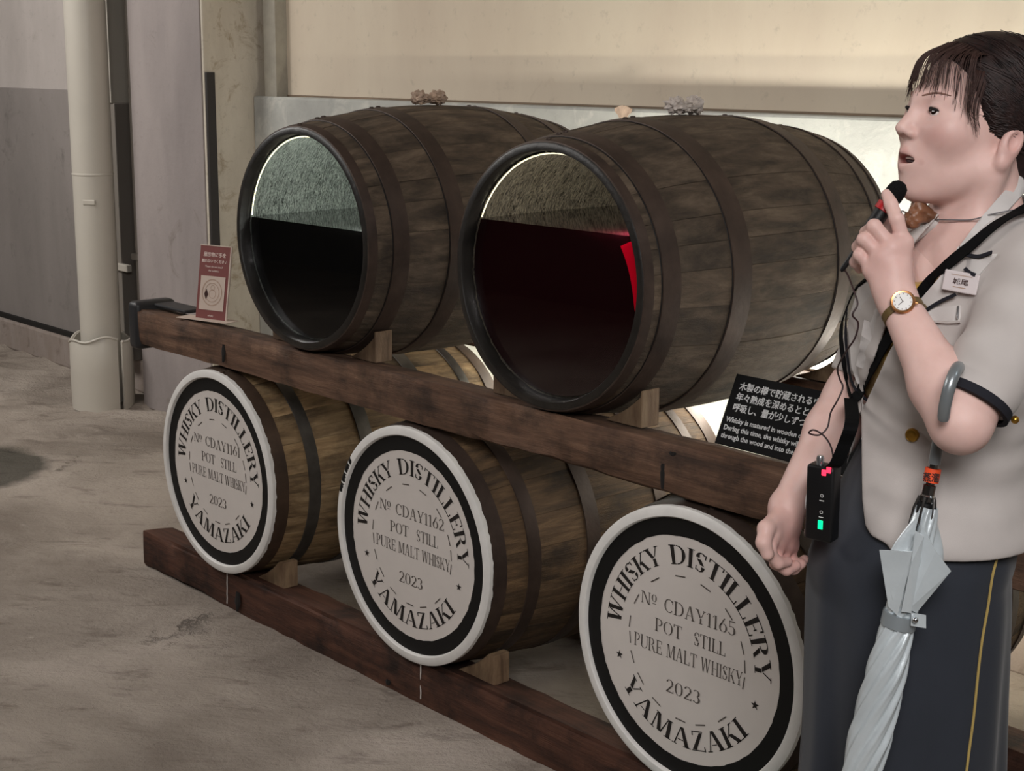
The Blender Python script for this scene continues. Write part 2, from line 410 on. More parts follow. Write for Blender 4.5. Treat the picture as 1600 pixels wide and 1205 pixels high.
def hoop(t, c, y0, y1, mat, rot, seed):
    e = .0032; prof = [(RB(y0)+.0005, y0), (RB(y0)+e, y0+.001), (RB((y0+y1)/2)+e+.0004, (y0+y1)/2), (RB(y1)+e, y1-.001), (RB(y1)+.0005, y1)]
    h = mesh_obj('hoop', to_bm(revolve(prof, 72, 'y', c)), M[mat], t, 25)
    if mat not in RIV:
        bm = to_bm(revolve([(.0001, 0), (.0068, 0), (.0064, .0032), (.004, .0048), (.0001, .0048)], 10, 'z'))
        RIV[mat] = bpy.data.meshes.new('rivet'); bm.to_mesh(RIV[mat]); bm.free(); RIV[mat].materials.append(M[mat])
    if mat == 'hoop_dark' and R0 < .3 and y0 > .005:                # shade of the gap along each hoop's front edge, painted as a dark ring
        mesh_obj('hoop_gap_shade', to_bm(revolve([(RB(y0-.003)+.0003, y0-.003), (RB(y0-.002)+.0012, y0-.0022), (RB(y0)+.0012, y0), (RB(y0)+.0003, y0+.0004)], 72, 'y', c)), M['gap_shade'], h, 30)
    for q in (.28, .72) if y1-y0 > .03 else (.5,):
        y = y0+(y1-y0)*q; r = RB(y)+e-.001
        o = bpy.data.objects.new('rivet', RIV[mat]); COL.objects.link(o); o.parent = h
        a = radians(rot)
        o.matrix_local = Matrix.Translation((c[0]+r*cos(a), y+c[1], c[2]+r*sin(a))) @ Vector((cos(a), 0, sin(a))).to_track_quat('Z', 'Y').to_matrix().to_4x4()
def overlap_plate(*a): pass
def barrel_base(name, c, label, group, mat, hoops, seed, rivet_deg):
    t = empty(name, c, label, 'barrel', group)
    staves(t, c, mat, seed)
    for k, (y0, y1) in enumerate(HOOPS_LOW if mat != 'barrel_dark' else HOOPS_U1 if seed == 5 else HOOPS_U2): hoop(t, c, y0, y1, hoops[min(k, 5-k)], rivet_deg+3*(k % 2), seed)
    mesh_obj('rear_head', to_bm(revolve([(.0001, L-.035), (RB(L)-.026, L-.035), (RB(L)-.026, L-.018), (.0001, L-.018)], 48, 'y', c)), M[mat], t)
    return t
HH = .4258; HU = 1.1610
# ---- stencil lettering, cap height 1
def bez_rect(x0, y0, x1, y1): return [(x0, y0), (x1, y0), (x1, y1), (x0, y1)]
TK, TN, SF, SH = .17, .055, .075, .045
def stem(x, w_=None, y0=0., y1=1., s0=True, s1=True, sf=SF):
    w_ = TK if w_ is None else w_
    o = [bez_rect(x-w_/2, y0, x+w_/2, y1)]
    if s0: o.append(bez_rect(x-w_/2-sf, y0, x+w_/2+sf, y0+SH))
    if s1: o.append(bez_rect(x-w_/2-sf, y1-SH, x+w_/2+sf, y1))
    return o
def diag(x0, y0, x1, y1, w_): return [[(x0-w_/2, y0), (x0+w_/2, y0), (x1+w_/2, y1), (x1-w_/2, y1)]]
def ser(x, y, w_, sf=SF): return [bez_rect(x-w_/2-sf, y-(SH if y > .5 else 0), x+w_/2+sf, y+(0 if y > .5 else SH))]
def arc(cx, cy, rx, ry, a0, a1, thick=None, thin=TN, n=10):
    o = []; thick = TK if thick is None else thick
    def q(a, s):
        c_, s_ = cos(radians(a)), sin(radians(a)); wd_ = thin+(thick-thin)*abs(c_)**1.5
        return (cx+(rx-wd_*s)*c_, cy+(ry-(thin+(wd_-thin)*.15)*s)*s_)
    for i in range(n):
        a, b = a0+(a1-a0)*i/n, a0+(a1-a0)*(i+1)/n
        o.append([q(a, 0), q(b, 0), q(b, 1), q(a, 1)])
    return o
def G(ch):
    if ch == 'W': return 1.12, diag(.28, .0, .12, 1, TK)+diag(.30, .0, .47, .88, TN)+diag(.72, 0, .55, 1, TK)+diag(.74, 0, .97, 1, TN)+ser(.12, 1, TK)+ser(.55, 1, TK, .05)+ser(.97, 1, TN)
    if ch == 'H': return .86, stem(.17)+stem(.69)+[bez_rect(.28, .48, .58, .53)]
    if ch == 'I': return .36, stem(.18)
    if ch == 'S': return .60, arc(.30, .745, .24, .265, 42, 190, TK, TN)+arc(.30, .255, .24, .265, -138, 10, TK, TN)+diag(.40, .36, .20, .64, .20)+[bez_rect(.46, .74, .51, .97), bez_rect(.09, .03, .14, .27)]
    if ch == 'K': return .82, stem(.17)+diag(.30, .42, .64, 1, TN)+diag(.68, 0, .42, .55, TK)+ser(.64, 1, TN)+ser(.68, 0, TK)
    if ch == 'Y': return .80, diag(.36, .44, .13, 1, TK)+diag(.46, .50, .66, 1, TN)+stem(.40, TK, 0, .40, True, False)+ser(.13, 1, TK)+ser(.66, 1, TN)
    if ch == 'D': return .84, stem(.17)+arc(.34, .5, .44, .5, -88, 88)
    if ch == 'T': return .76, stem(.38, TK, 0, .93, True, False)+[bez_rect(.04, .95, .72, 1.0), bez_rect(.04, .78, .09, 1), bez_rect(.67, .78, .72, 1)]
    if ch == 'L': return .68, stem(.17)+[bez_rect(.28, 0, .64, .05), bez_rect(.59, 0, .64, .26)]
    if ch == 'E': return .70, stem(.17)+[bez_rect(.28, 0, .64, .05), bez_rect(.59, 0, .64, .25), bez_rect(.28, .95, .62, 1), bez_rect(.57, .77, .62, 1), bez_rect(.28, .48, .48, .53), bez_rect(.46, .40, .50, .61)]
    if ch == 'R': return .84, stem(.17)+arc(.32, .74, .33, .26, -85, 88)+diag(.70, 0, .48, .46, TK)+ser(.72, 0, TN, .06)
    if ch == 'P': return .70, stem(.17)+arc(.32, .72, .33, .28, -88, 88)
    if ch == 'A': return .84, diag(.13, 0, .38, .98, TN)+diag(.67, 0, .43, 1, TK)+[bez_rect(.27, .30, .50, .345)]+ser(.13, 0, TN)+ser(.67, 0, TK)
    if ch == 'M': return 1.04, diag(.15, 0, .17, 1, TN)+diag(.46, .06, .26, 1, TK)+diag(.53, .06, .76, .94, TN)+stem(.86)+ser(.15, 0, TN)+ser(.2, 1, .1, .06)
    if ch == 'N': return .90, stem(.16, TN)+diag(.68, .04, .26, .96, TK)+stem(.76, TN)
    if ch == 'Z': return .70, [bez_rect(.08, .95, .64, 1), bez_rect(.06, 0, .64, .05), bez_rect(.08, .77, .13, 1), bez_rect(.59, 0, .64, .24)]+diag(.17, .07, .54, .93, TK)
    if ch == 'C': return .76, arc(.42, .5, .38, .5, 42, 318)+[bez_rect(.66, .66, .71, .95)]
    if ch == 'O': return .82, arc(.41, .5, .38, .5, 97, 263)+arc(.41, .5, .38, .5, -83, 83)
    if ch == 'U': return .84, stem(.17, TK, .3, 1, False)+arc(.42, .32, .335, .32, 180, 262)+arc(.42, .32, .335, .32, 278, 360, TN, TN)+stem(.74, TN, .3, 1, False)
    if ch == 'o': return .56, arc(.28, .68, .22, .30, 97, 263, .11, .04)+arc(.28, .68, .22, .30, -83, 83, .11, .04)+[bez_rect(.1, .2, .46, .25)]
    if ch == '0': return .66, arc(.33, .5, .29, .5, 97, 263)+arc(.33, .5, .29, .5, -83, 83)
    if ch == '1': return .46, stem(.24, None, 0, 1, True, False)+[[(.03, .80), (.16, .93), (.16, 1.0), (.03, .86)]]
    if ch == '2': return .64, arc(.31, .71, .26, .29, -25, 165, TK, TN)+diag(.12, .06, .48, .58, .12)+[bez_rect(.06, 0, .58, .07), bez_rect(.54, 0, .59, .2)]
    if ch == '3': return .62, arc(.28, .75, .25, .25, -80, 150, .14, TN)+arc(.28, .27, .28, .27, -150, 80, .15, TN)
    if ch == '5': return .62, arc(.28, .32, .29, .32, -150, 120, .15, TN)+[bez_rect(.1, .55, .15, 1), bez_rect(.12, .92, .54, 1)]
    if ch == '6': return .66, arc(.33, .32, .29, .32, 97, 263)+arc(.33, .32, .29, .32, -83, 83)+diag(.12, .42, .42, 1.0, .10)
    return .42, []
def put(polys, fn, V, F, sub=4):
    """subdivide along x and map to the head plane"""
    for pl in polys:
        b = len(V)
        for x, y in pl: V.append(fn(x, y))
        F.append(tuple(range(b, b+len(pl))))
YP = .007       # the head panel is set back inside the chime
def head_lettering(c, number, rot=0.0):
    """big = bold ring lettering, thin = the lines in the middle"""
    out = []
    def piece(name, mat): out.append((name, mat, [], [])); return out[-1][2], out[-1][3]
    cr, sr = cos(radians(rot)), sin(radians(rot))
    def xz(x, z, lift=.0008): return (c[0]+x*cr-z*sr, c[1]+YP-lift, c[2]+x*sr+z*cr)
    def ring(s, a0, a1, rb, h, inward, xs):
        ws = [G(ch)[0] for ch in s]; tot = sum(ws)*h*xs; span = abs(radians(a1-a0))*(rb+h*.5 if not inward else rb-h*.5)
        k = span/tot; pos = 0.0; dst = piece('ring_word', 'stencil')
        for ch, wd_ in zip(s, ws):
            def fn(x, y, pos=pos):
                d = (pos+x)*h*xs*k
                if not inward: a = radians(a0)-d/(rb+h*.5); r = rb+y*h
                else: a = radians(a0)+d/(rb-h*.5); r = rb-y*h
                return xz(r*cos(a), r*sin(a))
            put(G(ch)[1], fn, *dst); pos += wd_
    ring('WHISKY', 178, 112, .183, .041, False, .8)
    ring('DISTILLERY', 104.5, -1, .183, .041, False, .8)
    ring('YAMAZAKI', -145, -35, .215, .043, True, .8)
    for a in (-160.5, -17.5):
        q = [(.196*cos(radians(a))+(.0105 if k % 2 == 0 else .0042)*sin(2*pi*k/10), .196*sin(radians(a))+(.0105 if k % 2 == 0 else .0042)*cos(2*pi*k/10)) for k in range(10)]
        V, F = piece('star', 'stencil'); V.extend(xz(*p) for p in q); V.append(xz(.196*cos(radians(a)), .196*sin(radians(a))))
        F.extend((k, (k+1) % 10, 10) for k in range(10))
    def line(s, z, h, x0, x1):
        global TK
        TK = .125
        ws = [G(ch)[0] for ch in s]; k = (x1-x0)/sum(ws); pos = 0; dst = piece('centre_word', 'stencil_thin')
        for ch, wd_ in zip(s, ws):
            put(G(ch)[1], lambda x, y, pos=pos: xz(x0+(pos+x)*k, z+y*h), *dst); pos += wd_
        TK = .17
    line('No', .0715, .027, -.128, -.080); line('CDAY'+number, .0695, .030, -.062, .132)
    line('POT', .0195, .029, -.086, -.008); line('STILL', .0195, .029, .022, .108)
    line('PURE', -.030, .030, -.144, -.062); line('MALT', -.030, .030, -.052, .034); line('WHISKY', -.030, .030, .044, .154)
    line('2023', -.106, .029, -.050, .048)
    for a in (97, 72, 45, 19, 152, 173, 124, -158, -140, -118, -92, -72, -48, 5, -8, 186):
        a0, a1 = radians(a-5), radians(a+5); r = .160 if abs(a) < 178 else .158
        V, F = piece('dash', 'stencil_thin')
        V.extend([xz(r*cos(a0), r*sin(a0)), xz(r*cos(a1), r*sin(a1)), xz((r-.003)*cos(a1), (r-.003)*sin(a1)), xz((r-.003)*cos(a0), (r-.003)*sin(a0))]); F.append((0, 1, 2, 3))
    return out
def labelled_barrel(x, number, label, seed, hoops, rot=0, mat='barrel_tan'):
    c = (x, 0.0, HH)
    t = barrel_base('whisky_barrel', c, label, 'barrels with painted white heads', mat, hoops, seed, 84)
    # painted chime: uneven lower edge of the white paint
    V = []; F = []; n = 180; rng = np.random.RandomState(seed)
    for i in range(n):
        a = 2*pi*i/n; lap = .010+.004*rng.rand()
        for r, y in ((.2822, YP), (.2835, .000), (.286, -.0025), (.301, -.0025), (.3072, .0015), (.3078, lap)):
            V.append((c[0]+r*cos(a), c[1]+y, c[2]+r*sin(a)))
    for i in range(n):
        j = (i+1) % n
        for s in range(5): F.append((i*6+s, j*6+s, j*6+s+1, i*6+s+1))
    o = mesh_obj('painted_rim', to_bm((V, F)), M['rim_paint'], t, 40)
    h = mesh_obj('head_panel', to_bm(revolve([(.0001, YP), (.284, YP), (.284, YP+.02), (.0001, YP+.02)], 64, 'y', c)), M['white_paint'], t)
    V = []; F = []; n = 128
    for i in range(n):
        a = 2*pi*i/n; ro = .2822; ri = .2445+.0006*rng.randn()
        V += [(c[0]+ro*cos(a), YP-.0007, c[2]+ro*sin(a)), (c[0]+ri*cos(a), YP-.0007, c[2]+ri*sin(a))]
    for i in range(n): F.append((2*i, 2*((i+1) % n), 2*((i+1) % n)+1, 2*i+1))
    mesh_obj('black_ring', (V, F), M['black_paint'], h)
    lt = head_lettering(c, number, rot)
    for nm, mt, V, F in lt: mesh_obj(nm, (V, F), M[mt], h)
    return t
B2X, B3X = .9224, 1.8344
labelled_barrel(0.0, '1161', 'lower barrel with white head stencilled No CDAY1161, beside the wall', 11, ('hoop_brown', 'hoop_grey', 'hoop_grey'), 0, 'barrel_light')
tb2 = labelled_barrel(B2X, '1162', 'lower barrel with white head stencilled No CDAY1162, middle of the bottom row', 22, ('hoop_dark', 'hoop_dark', 'hoop_dark'))
labelled_barrel(B3X, '1165', 'lower barrel with white head stencilled No CDAY1165, beside the guide in grey skirt', 35, ('hoop_dark', 'hoop_dark', 'hoop_dark'))

rn = np.random.RandomState(2); V = []; F = []
for i in range(25):                                         # black paint scuffed over the white rim, upper left
    a = radians(143+21*i/24); o_ = abs(sin(i*1.3))*.6+.4*rn.rand(); r_in = .2865+.010*(1-o_)
    for r, y in ((r_in, -.0031), (.3005, -.0031), (.3079, .0014), (.3084, .0014+.006*o_)): V.append((B2X+r*cos(a), y, HH+r*sin(a)))
for i in range(24):
    if i % 7 == 3: continue
    for k in range(3): F.append((i*4+k, (i+1)*4+k, (i+1)*4+k+1, i*4+k+1))
mesh_obj('black_scuff', (V, F), M['black_paint'], tb2)
# ---- upper barrels with glass heads
M['black_rim'] = plain('black_rim_paint', '#1b1815', .42, 0, .5, bumpy=.3, bscale=60, var=.6)
def glass_material():
    m, nt, b = new_mat('clear_head_glass')
    tr = N(nt, 'ShaderNodeBsdfTransparent'); gl = N(nt, 'ShaderNodeBsdfGlossy'); gl.inputs['Roughness'].default_value = .02
    fr = N(nt, 'ShaderNodeFresnel'); ge = N(nt, 'ShaderNodeNewGeometry'); ma = N(nt, 'ShaderNodeMath', operation='MULTIPLY_ADD'); ma.inputs[1].default_value = 1/1.33-1.33; ma.inputs[2].default_value = 1.33
    nt.links.new(ge.outputs['Backfacing'], ma.inputs[0]); nt.links.new(ma.outputs[0], fr.inputs[0]); mx = N(nt, 'ShaderNodeMixShader')
    nt.links.new(fr.outputs[0], mx.inputs[0]); nt.links.new(tr.outputs[0], mx.inputs[1]); nt.links.new(gl.outputs[0], mx.inputs[2])
    nt.links.new(mx.outputs[0], nt.nodes['Material Output'].inputs[0]); return m
M['glass'] = glass_material()
M['black_whisky'] = plain('dark_whisky', (.003, .003, .003), .05, 0, .5)
M['red_whisky'] = plain('dark_red_whisky', (.008, .0007, .0015), .05, 0, .5)
def char_mat(name, lo, hi, rough):
    m, nt, b = new_mat(name)
    v = coords(nt, (9, 60, 9), rand=True); g = noise(nt, v, 4.5, 8, .8, .2); g2 = noise(nt, coords(nt, (40, 90, 40), rand=True), 4, 6, .75)
    nt.links.new(ramp(nt, [(.43, lo), (.57, hi)], mixc(nt, g, g2, .45)), b.inputs['Base Color']); b.inputs['Roughness'].default_value = rough
    bump(nt, b, mixc(nt, g, g2, .5), 1.0, .09); return m
M['moss_inside'] = char_mat('pale_green_barrel_lining', lin('#262d27'), lin('#d5ddd2'), .35)
M['char_inside'] = char_mat('brown_barrel_lining', lin('#1d1812'), lin('#bfb39a'), .35)
M['led'] = None
def emit(name, col, s):
    m, nt, b = new_mat(name); b.inputs['Emission Color'].default_value = tuple(col)+(1,); b.inputs['Emission Strength'].default_value = s
    b.inputs['Base Color'].default_value = tuple(col)+(1,); return m
M['led'] = emit('warm_led_strip', (1.0, .93, .66), 1.1)
def red_glow_mat():
    m, nt, b = new_mat('lit_red_whisky'); tr = N(nt, 'ShaderNodeBsdfTranslucent'); tr.inputs[0].default_value = (.9, .004, .02, 1)
    nt.links.new(tr.outputs[0], nt.nodes['Material Output'].inputs[0]); return m
M['red_lit'] = red_glow_mat()
R0 = .2925; RM = .345; RG = .2735; YG = .022
def glass_barrel(x, label, seed, level, liquid, lining, power, lcol, rot):
    c = (x, 0.0, HU); zl = level-HU
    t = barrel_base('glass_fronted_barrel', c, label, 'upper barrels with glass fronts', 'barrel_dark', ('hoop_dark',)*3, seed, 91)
    mesh_obj('painted_rim', to_bm(revolve([(RG-.0005, YG+.012), (RG, YG-.001), (RG+.0008, .000), (RG+.0025, -.003), (.2880, -.003), (.2928, .0005), (.2938, .006)], 96, 'y', c)), M['black_rim'], t, 40)
    # inner lining of the cask
    prof = [(RB(y)-.0275, y) for y in np.linspace(YG+.006, L-.04, 14)]+[(.0001, L-.04)]
    prof = [(RB(y)-.0275, y) for y in np.linspace(YG+.006, L-.04, 70)]+[(.0001, L-.04)]
    lv, lf = revolve(prof, 150, 'y', c); rn = np.random.RandomState(seed); lv = np.array(lv); ctr = np.array(c)
    d_ = lv-ctr; d_[:, 1] = 0; rr = np.linalg.norm(d_, axis=1); amt = rn.rand(len(lv))*.0042*(rr > .1)
    lv = lv-d_/np.maximum(rr, 1e-6)[:, None]*amt[:, None]                      # rough, sawn and charred inner face
    mesh_obj('lining', to_bm((lv.tolist(), lf)), M[lining], t)
    # liquid: front face behind the glass, flat top
    def chord_poly(r, y, z, n=48, lo=True):
        a = math.asin(max(-1, min(1, z/r))); return [(c[0]+r*cos(q), y, c[2]+r*sin(q)) for q in np.linspace(pi-a, 2*pi+a, n)]
    yy = list(np.linspace(YG+.008, L-.045, 16)); V = []; F = []; n = 49
    for y in yy: V += chord_poly(min(RB(y)-.0330, RG-.0005 if y < .03 else 9), y, zl, n)
    for i in range(len(yy)-1):
        for k in range(n-1): F.append((i*n+k, i*n+k+1, (i+1)*n+k+1, (i+1)*n+k))
        F.append((i*n+n-1, i*n, (i+1)*n, (i+1)*n+n-1))
    F.append(tuple(range(n))); F.append(tuple(reversed(range(len(V)-n, len(V)))))
    bm = to_bm((V, F)); q = mesh_obj('whisky', bm, M[liquid], t)
    g = mesh_obj('glass_head', to_bm(revolve([(.0001, YG), (RG, YG), (RG, YG+.006), (.0001, YG+.006)], 72, 'y', c)), M['glass'], t)
    # led strip around the upper edge of the glass
    a = math.asin(zl/(RG-.004))
    pts = [(c[0]+(RG-.006)*cos(q), YG+.0095, c[2]+(RG-.006)*sin(q)) for q in np.linspace(a+.06, pi-a-.02, 60)]
    mesh_obj('light_strip', to_bm(tube(pts, .0016, 6)), M['led'], t, True)
    for px_ in (.235,):
        l = bpy.data.lights.new('barrel_inner_light', 'POINT'); l.energy = power; l.color = lcol; l.shadow_soft_size = .02
        o = bpy.data.objects.new('barrel_inner_light', l); COL.objects.link(o); o.location = (c[0]+px_-(.03 if zl > .08 else 0), .070, c[2]+zl+.035)
    t.rotation_euler = (0, 0, radians(rot))
    return t
U1X, U2X = .4640, 1.4030
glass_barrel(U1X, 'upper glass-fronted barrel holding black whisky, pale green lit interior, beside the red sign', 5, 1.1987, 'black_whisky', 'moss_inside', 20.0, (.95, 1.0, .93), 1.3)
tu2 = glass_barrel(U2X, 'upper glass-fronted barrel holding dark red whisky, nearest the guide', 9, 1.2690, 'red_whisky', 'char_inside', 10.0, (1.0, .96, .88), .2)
# crescent of whisky at the right edge of the second glass: light shining through, painted bright red
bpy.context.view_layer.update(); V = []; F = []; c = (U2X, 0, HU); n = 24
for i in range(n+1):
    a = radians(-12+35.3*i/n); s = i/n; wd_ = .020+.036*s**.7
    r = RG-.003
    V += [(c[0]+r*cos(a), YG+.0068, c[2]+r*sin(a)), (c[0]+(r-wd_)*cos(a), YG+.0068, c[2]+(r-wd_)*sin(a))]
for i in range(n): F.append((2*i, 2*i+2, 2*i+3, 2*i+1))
M['glow_paint'] = plain('whisky_glow_paint', (.55, .0, .015), .2, 0, .3)
rgl = mesh_obj('painted_glow', (V, F), M['glow_paint'], tu2); rgl.matrix_parent_inverse = Matrix.Translation((-U2X, 0, -HU))

# rags stuffed at the bung holes
def rag(x, label, seed, mat, sc=.86):
    rng = np.random.RandomState(seed); bm = bmesh.new()
    from mathutils import noise as mn
    for k in range(4):
        r = bmesh.ops.create_icosphere(bm, subdivisions=4, radius=1)
        ox = rng.uniform(-.004, .004); oy = (-.040+.027*k)*sc
        h_ = (.022, .015, .013, .024)[k]*sc
        for v in r['verts']:
            d = v.co.copy(); n_ = 1+.42*mn.fractal(d*2.4+Vector((seed+k*3.1, 0, 0)), .7, 2.2, 4)
            v.co = Vector((x+ox+d.x*.024*n_, L/2+oy+d.y*.024*n_*sc, HU+RM+.010+h_*.55+d.z*h_*min(n_, 1.25)))
    o = mesh_obj('bung_rag', bm, mat, None, True); tag(o, label, 'rag', 'rags plugging the bung holes')
    return o
rag(U1X-.012, 'crumpled tan rag plugging the bung on top of the black whisky barrel', 4, M['rag'])
rag(U2X-.006, 'crumpled grey rag plugging the bung on top of the red whisky barrel', 8, M['rag_grey'])

# ---------------------------------------------------------------- beams, wedges
def beam(name, lo, hi, mat, label, seed, rough=.004, slope=.0145):
    """hewn timber along x with worn arrises; nearer edge slightly waney"""
    rng = np.random.RandomState(seed); nx = 90; xs = np.linspace(lo[0], hi[0], nx); V = []; F = []
    y0, z0, y1, z1 = lo[1], lo[2], hi[1], hi[2]; b = .010
    prof = [(y0+b, z0), (y1-b, z0), (y1, z0+b), (y1, z1-b-slope), (y1-b, z1-slope), ((y0+y1)/2, z1-slope*.5), (y0+b, z1), (y0+b*.3, z1-b*.3), (y0, z1-b), (y0, (z0+z1)/2), (y0, z0+b)]
    k = len(prof); off = np.cumsum(rng.randn(nx, k)*.0012, 0); off -= np.linspace(0, 1, nx)[:, None]*off[-1]; off = np.clip(off, -rough, rough)
    for i, x in enumerate(xs):
        for s, (y, z) in enumerate(prof):
            cy_, cz_ = (y0+y1)/2, (z0+z1)/2; wob = off[i, s]+rng.randn()*.0008-abs(rng.randn())*(.0016 if s in (6, 7, 8, 10) else 0)
            V.append((x, y+wob*np.sign(y-cy_), z+(wob*np.sign(z-cz_) if s not in (4, 5) else -abs(wob)*.3)))
    for i in range(nx-1):
        for s in range(k): F.append((i*k+s, i*k+(s+1) % k, (i+1)*k+(s+1) % k, (i+1)*k+s))
    F.append(tuple(range(k))); F.append(tuple(reversed(range((nx-1)*k, nx*k))))
    t = empty(name, (lo[0], (y0+y1)/2, z0), label, 'beam', 'timber beams of the barrel rack')
    mesh_obj('timber', to_bm((V, F)), M[mat], t, True)
    return t
XL, XR = -.455, 4.6
bu = beam('timber_beam', (XL, .013, .750), (XR, .135, .8595), 'beam', 'upper front rack beam, brown hewn timber carrying the glass-fronted barrels', 3)
bl = beam('timber_beam', (-.50, .0196, 0.0), (XR, .140, .1225), 'beam_low', 'lower front rack beam, dark red-brown timber lying on the concrete floor', 4)
br = beam('timber_beam', (XL, .800, .745), (XR, .935, .846), 'beam', 'upper rear rack beam under the back ends of the glass-fronted barrels', 5, slope=-.0)
bb = beam('timber_beam', (-.50, .715, 0.0), (XR, .845, .106), 'beam_low', 'lower rear rack beam on the floor near the wall', 6, slope=0)
M['gouge'] = plain('dark_notch', '#120d0a', .9)
def gouge(parent, px, py0, py1, wpx, Y, seed):
    """dark splintered notch standing in the beam face"""
    a = ony(px, py0, Y); b = ony(px-1, py1, Y); rng = np.random.RandomState(seed); V = []; F = []; n = 8
    ww = wpx/760
    for i in range(n+1):
        q = a+(b-a)*i/n; s = ww*(.35+.65*sin(pi*(.15+.8*i/n)))*(.8+.4*rng.rand())
        for dx, dy in ((-s, -.0015), (-s*.3, -.005), (s*.5, -.004), (s, -.0015)): V.append((q[0]+dx, Y+dy+.001, q[2]))
    for i in range(n):
        for k in range(3): F.append((i*4+k, i*4+k+1, i*4+k+5, i*4+k+4))
    F += [tuple(i*4 for i in range(n+1))+tuple(i*4+3 for i in range(n, -1, -1))]
    mesh_obj('notch', (V, F), M['gouge'], parent)
gouge(bu, 1037, 724, 764, 9, .013, 1); gouge(bu, 350, 538, 566, 9, .013, 2); gouge(bu, 1052, 706, 712, 8, .013, 5)
gouge(bl, 372, 925, 955, 11, .0196, 3); gouge(bl, 607, 1062, 1070, 8, .0196, 4)
# white paint drips under the painted heads
for px, p0, p1 in ((355.5, 895, 943), (658, 1036, 1092)):
    a = ony(px, p0, .0196); b = ony(px, p1, .0196)
    mesh_obj('paint_drip', tube([a+(b-a)*i/6+np.array([.0008*sin(3*i), -.0015, 0]) for i in range(7)], .0017, 6), M['white_paint'], bl, True)
# black cap wrapped round the left end of the upper beam
t = empty('beam_cap', (XL, .07, .75), 'black rubber cap wrapped over the left end of the upper beam', 'cap')
mesh_obj('cap', box((XL-.055, .005, .728), (XL+.004, .150, .880), .016, 3), M['cap_black'], t, True)
mesh_obj('flap', box((XL-.02, .07, .861), (XL+.19, .140, .872), .004), M['cap_black'], t)
# wedges holding the barrels
def wedge(xb, zb, zc, side, xe, h, y0, y1, label):
    """block whose inner face is cut to the curve of the barrel at xb"""
    rw = max(RB(y0), RB(y1))+.012
    q = [(xe, zb), (xe, zb+h)]
    for k in range(6):
        z = zb+h-(h-.004)*k/5; d = rw*rw-(zc-z)**2
        if d > 0.0016: q.append((math.sqrt(d), z))
    q.append((q[-1][0]-.004, zb))
    if q[2][0] > xe-.004: q[2] = (xe-.004, q[2][1])
    V = [(xb+side*x, y, z) for y in (y0, y1) for x, z in q]
    n = len(q); F = [tuple(range(n)), tuple(reversed(range(n, 2*n)))]+[(i, (i+1) % n, n+(i+1) % n, n+i) for i in range(n)]
    bm = to_bm((V, F)); bmesh.ops.bevel(bm, geom=bm.edges[:], offset=.0015, segments=1, affect='EDGES')
    o = mesh_obj('wooden_wedge', bm, M['chock']); tag(o, label, 'wedge', 'wooden wedges chocking the barrels')
for xb, nm in ((U1X, 'black whisky barrel'), (U2X, 'red whisky barrel')):
    wedge(xb, .8535, HU, 1, .232, .082, .072, .128, 'pale wooden wedge chocking the %s on its front right' % nm)
    wedge(xb-.007, .8535, HU, -1, .235, .086, .068, .126, 'wooden wedge tucked behind the left rim of the %s' % nm)
    wedge(xb, .8455, HU, 1,   .235, .094, .812, .865, 'wooden wedge under the rear right of the %s, on the upper rear beam' % nm)
R0 = .302; RM = .341
for xb, nm in ((0, 'the wall-side lower barrel 1161'), (B2X, 'the middle lower barrel 1162'), (B3X, 'the lower barrel nearest the guide')):
    wedge(xb, .1155, HH, 1, .258, .078, .060, .112, 'wooden wedge on the floor beam to the right of %s' % nm)
# tube light hidden behind the rack
t = empty('tube_light', (1.35, .915, .846), 'slim tube lamp lying along the rear beam, lighting the wall behind the barrels', 'lamp')
M['tube'] = emit('lit_tube', (1.0, .97, .88), 30.0)
mesh_obj('tube', tube([(.45, .915, .866), (2.35, .915, .866)], .012, 10), M['tube'], t, True)
mesh_obj('holder', box((.40, .900, .846), (2.40, .930, .853), .002), M['pipe'], t)
# rear right post of stacked rack hidden behind the guide -> small wall repair spot
sp = ony(975, 175, YW-.002)
o = mesh_obj('plaster_flake', to_bm(([(sp[0]+.035*cos(a)*(1+.3*sin(3*a)), YW-.004-.004*(k), sp[2]+.022*sin(a)) for k in (0, 1) for a in np.linspace(0, 2*pi, 12, False)], [tuple(range(12)), tuple(range(12, 24))]+[(i, (i+1) % 12, 12+(i+1) % 12, 12+i) for i in range(12)])), M['rag'])
o['kind'] = 'structure'; o.name = 'trim_7'

# ---------------------------------------------------------------- signs
def text(name, s, size, mat, parent, M4, align='LEFT', bold=0.0, sx=1.0, sy=1.0, shear=0.0, extr=.0003):
    cu = bpy.data.curves.new(name, 'FONT'); cu.body = s; cu.size = size; cu.align_x = align; cu.extrude = extr; cu.offset = bold; cu.resolution_u = 2; cu.shear = shear
    o = bpy.data.objects.new(name, cu); COL.objects.link(o)
    dg = bpy.context.evaluated_depsgraph_get(); me = bpy.data.meshes.new_from_object(o.evaluated_get(dg))
    bpy.data.objects.remove(o); bpy.data.curves.remove(cu)
    me.transform(M4 @ Matrix.Diagonal((sx, sy, 1, 1))); me.materials.clear(); me.name = name
    return mesh_obj(name, me, mat, parent)
def frame4(o, x, y):
    x = Vector(x).normalized(); y = Vector(y); y = (y-x*y.dot(x)).normalized(); z = x.cross(y)
    return Matrix(((x[0], y[0], z[0], o[0]), (x[1], y[1], z[1], o[1]), (x[2], y[2], z[2], o[2]), (0, 0, 0, 1)))
M['sign_red'] = plain('dull_red_card', '#7a4744', .6, 0, .3)
M['sign_cream'] = plain('cream_card', '#c4b3a6', .6, 0, .3)
M['sign_print'] = plain('pale_print', '#d8c4bc', .7, 0, .2)
M['sign_line'] = plain('tan_print', '#a9907f', .7, 0, .2)
M['sign_dark'] = plain('dark_print', '#3c2724', .7, 0, .2)
